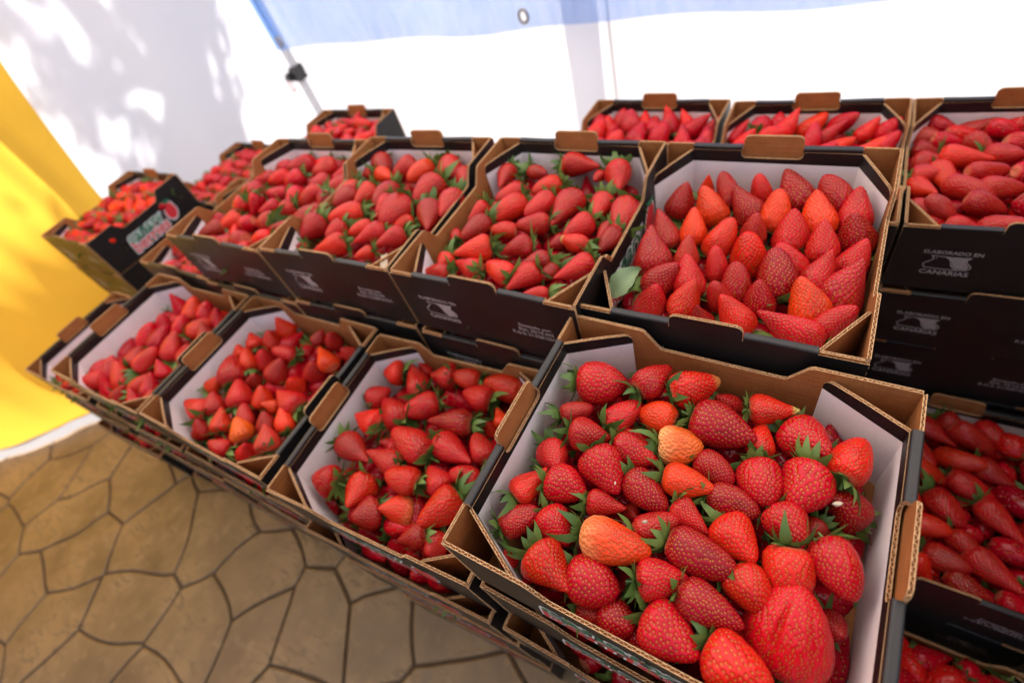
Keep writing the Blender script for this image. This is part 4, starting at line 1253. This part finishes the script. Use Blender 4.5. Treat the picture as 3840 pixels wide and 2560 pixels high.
SINGLE = {}
GEN = {   # turned, z, spacing, tip direction, tilt, spread, colours
 'U3': (-0.046, 0.052, -2.4, 0.0, 0.35, ['r', 'r', 'r', 'd', 'o2', 'l'], 0.33, True), 'B3': (-0.054, 0.049, 1.7, 0.55, 0.5, ['r', 'r', 'd', 'l', 'r', 'o2'], 0.4, True),
 'T2': (-0.040, 0.046, -0.3, 0.05, 0.35, ['r', 'd', 'r', 'o2', 'l'], 0.08, True), 'R0': (-0.036, 0.049, -0.7, 0.05, 0.4, ['d', 'r', 'r', 'o2'], 0.3, True),
 'T0': (-0.040, 0.048, 1.4, 0.7, 0.5, ['r', 'r', 'o2', 'l'], 0.4, False), 'T1': (-0.038, 0.050, 1.0, 0.6, 0.5, ['r', 'r', 'o2', 'l', 'o'], 0.2, False),
 'T3': (-0.036, 0.042, 0.3, 0.2, 1.0, ['r', 'r', 'o2'], 0.4, False), 'C1': (-0.042, 0.048, -0.5, 0.1, 1.0, ['r', 'r', 'o2', 'o'], 0.5, False),
 'C2': (-0.036, 0.048, -0.5, 0.1, 1.5, ['r', 'r', 'o2', 'l'], 0.8, False), 'U4': (-0.045, 0.042, -0.5, 0.1, 1.0, ['r', 'r', 'd'], 0.5, False),
 'B4': (-0.050, 0.042, 1.0, 0.2, 1.2, ['r', 'r', 'd'], 0.6, False), 'R1': (-0.036, 0.043, -0.8, 0.1, 0.7, ['d', 'r', 'r', 'o2'], 0.35, False),
}
for k, (z, sp, td, tl, spd, mix, calp, single) in GEN.items():
    t = CR[k][4]
    r = np.random.default_rng(hash((ord(k[0]), ord(k[1]), 5)) % 9999)
    keep = (lambda x, y: x > -0.07 or y > 0.06 or True)
    if k == 'B3': keep = lambda x, y: (x > -0.085 or y < -0.06) and (y < 0.115)
    if k == 'B4': keep = lambda x, y: x > -0.11 and y < 0.1
    top = fill(t, r, z, sp, td, tl, spd, mix, (0.032, 0.040) if k in ('T2', 'T1') else (0.037, 0.048), calp, 0.012, keep, (1.5, 1.95) if k in ('T1', 'T2', 'R0') else (1.2, 1.65))
    if single:
        SINGLE[k] = top
    else:
        HEAP += [(to_world(k, b), to_world(k, p), w, c, ca) for b, p, w, c, ca in top]
    for (b, p, w, c, ca) in fill(t, r, z - 0.028, 0.038, 0, 0.2, 2.0, ['r', 'd', 'r', 'o2'], cal=0.4, heap=0.006):
        HEAP.append((to_world(k, b), to_world(k, p), w, c, ca))
# the largest in the picture stay single, the rest join the heap
cand = []
for k, top in SINGLE.items():
    for i, e in enumerate(top):
        p = (Vector(to_world(k, e[0])) + Vector(to_world(k, e[1]))) / 2 - CAM
        dz = p.dot(fwd)
        u, v = p.dot(cx) / dz * 0.4959, p.dot(cy) / dz * 0.4959
        if abs(u) < 0.49 and abs(v) < 0.325:
            cand.append((e[2] / dz, k, i))
cand.sort(reverse=True)
chosen = set((k, i) for _, k, i in cand[:84])
for k, top in SINGLE.items():
    emit(k, [e for i, e in enumerate(top) if (k, i) in chosen])
    HEAP += [(to_world(k, b), to_world(k, p), w, c, ca) for i, (b, p, w, c, ca) in enumerate(top) if (k, i) not in chosen]
# berries showing in the crates just under the front row and in other stacks that peek out
for (k, lev, x, y, z, a, t) in LOWER:
    if (k[0] == 'B' and lev <= 2) or (k in ('U1', 'U2', 'U3', 'C1') and lev == 1):
        r = np.random.default_rng(hash((ord(k[0]), ord(k[1]), lev, 3)) % 9999)
        CR['tmp'] = (x, y, z, a, t)
        for (b, p, w, c, ca) in fill(t, r, -0.050, 0.042, -1.5, 0.0, 1.5, ['r', 'd', 'r'], cal=0.3, heap=0.004, keep=lambda xx, yy: yy < -0.03):
            HEAP.append((to_world('tmp', b), to_world('tmp', p), w, c, ca))
CR.pop('tmp', None)

print('heap', len(HEAP))
# all remaining strawberries as one heap
LOWV = []
for i, (kind, asp) in enumerate([('cone', 1.25), ('long', 1.5), ('round', 1.1), ('point', 1.4)]):
    V, sm, al = berry_geom(kind, asp, 22, 14, 0, 300 + i, seeds=False)
    LOWV.append((V.reshape(-1, 3) / np.array([1, 1, asp]), V.reshape(-1, 3), al.ravel()))
LF = grid_faces(14, 22)
VV, FF, MI, TI, LP, AL = [], [], [], [], [], []
off = 0
for n, (pb, pt, w, code, cal) in enumerate(HEAP):
    r = np.random.default_rng(n)
    pb, pt = Vector(pb), Vector(pt); d = pt - pb; ln = d.length
    V0, lp, al = LOWV[r.integers(4)]
    R = np.array(axis_quat(d, r.uniform(0, 6.28)).to_matrix())
    P = (V0 * np.array([w, w, ln])) @ R.T + np.array(pb)
    b = np.array(COLS[code]) * r.uniform(0.85, 1.12)
    VV.append(P); FF.append(LF + off); MI.append(np.zeros(len(LF))); off += len(P)
    TI.append(np.tile([*b, 1.0], (len(P), 1))); LP.append(lp + n * 3.7); AL.append(al)
    if cal:
        cv, cf, _ = CAL[r.integers(len(CAL))]
        P = (cv * np.array([0.042, 0.042, 0.042]) + np.array([0, 0, 0.0015])) @ R.T + np.array(pb)
        VV.append(P); FF.append(cf + off); MI.append(np.ones(len(cf))); off += len(P)
        TI.append(np.tile([0, 0.2, 0, 1.0], (len(P), 1))); LP.append(np.zeros_like(P)); AL.append(np.full(len(P), 0.5))
heap = link('strawberry_heap', mesh_np('strawberry_heap', np.concatenate(VV), np.concatenate(FF), [M_BERRY_STUFF, M_LEAF],
            [('tint', 'FLOAT_COLOR', np.concatenate(TI)), ('lp', 'FLOAT_VECTOR', np.concatenate(LP)), ('along', 'FLOAT', np.concatenate(AL))], np.concatenate(MI)))
tag(heap, 'many more red strawberries filling the crates below and behind', 'strawberries', kind='stuff')

# ------------------------------------------------------------------ small things
def leaf_obj(p, q, name, label):
    mb = MB()
    rows_ = []
    Ll, Wl = 0.052, 0.036
    for i in range(11):
        f = i / 10
        w = Wl * (math.sin(math.pi * min(1, f * 0.94 + 0.04)) ** 0.75) * (1 - 0.25 * f)
        rows_.append([((s / 3) * w / 2 * (1 + 0.06 * math.sin(i * 2.2)), Ll * (f - 0.5), 0.006 * abs(s / 3) - 0.010 * (f - 0.5) ** 2 * 4 + 0.0015 * math.sin(5 * f + s)) for s in range(-3, 4)])
    mb.grid(rows_, 0)
    o = link(name, mb.mesh(name, {0: M_PALELEAF}, True), None, p)
    o.rotation_mode = 'QUATERNION'; o.rotation_quaternion = q
    tag(o, label, 'leaf')
    return o
lo_ = to_world('U0', (-0.118, -0.108, -0.020))
leaf_obj(lo_, Quaternion((0, 0, 1), -0.75) @ Quaternion((1, 0, 0), 0.55) @ Quaternion((0, 1, 0), 0.3), 'loose_leaf', 'pale green loose leaf at the front left corner of the tip-up crate')

def chip(p, size, label, rs):
    r = np.random.default_rng(rs)
    mb = MB()
    n = 9
    ring = [(size * (1.0 + r.uniform(-0.35, 0.35)) * math.cos(2 * math.pi * k / n), size * 0.45 * (1 + r.uniform(-0.35, 0.35)) * math.sin(2 * math.pi * k / n), r.uniform(-0.001, 0.001)) for k in range(n)]
    up_ = [(x, y, z + 0.0012) for x, y, z in ring]
    mb.grid([ring, up_], 0, closed=True); mb.face(up_, 0); mb.face(list(reversed(ring)), 0)
    o = link('paper_scrap', mb.mesh('paper_scrap', {0: M_CHIP}), None, p)
    o.rotation_euler = (r.uniform(-0.3, 0.3), r.uniform(-0.3, 0.3), r.uniform(0, 3))
    return tag(o, label, 'paper scrap')
c_ = to_world('U2', (0.121, -0.152, -0.012))
chip(c_, 0.016, 'crumpled white paper scrap in the corner of the third middle crate', 3)
for lx, ly, lz, s_, lab in ((-0.012, -0.052, -0.014, 0.0028, 'tiny cream scrap on a large dark strawberry in the nearest crate'), (-0.05, -0.028, -0.015, 0.002, 'tiny cream scrap by the orange-shouldered strawberry'),
                            (0.128, 0.030, -0.026, 0.004, 'dry curled cream scrap near the right wall of the nearest crate')):
    chip((lx, ly, lz), s_, lab, int(1000 * lx) + 500)
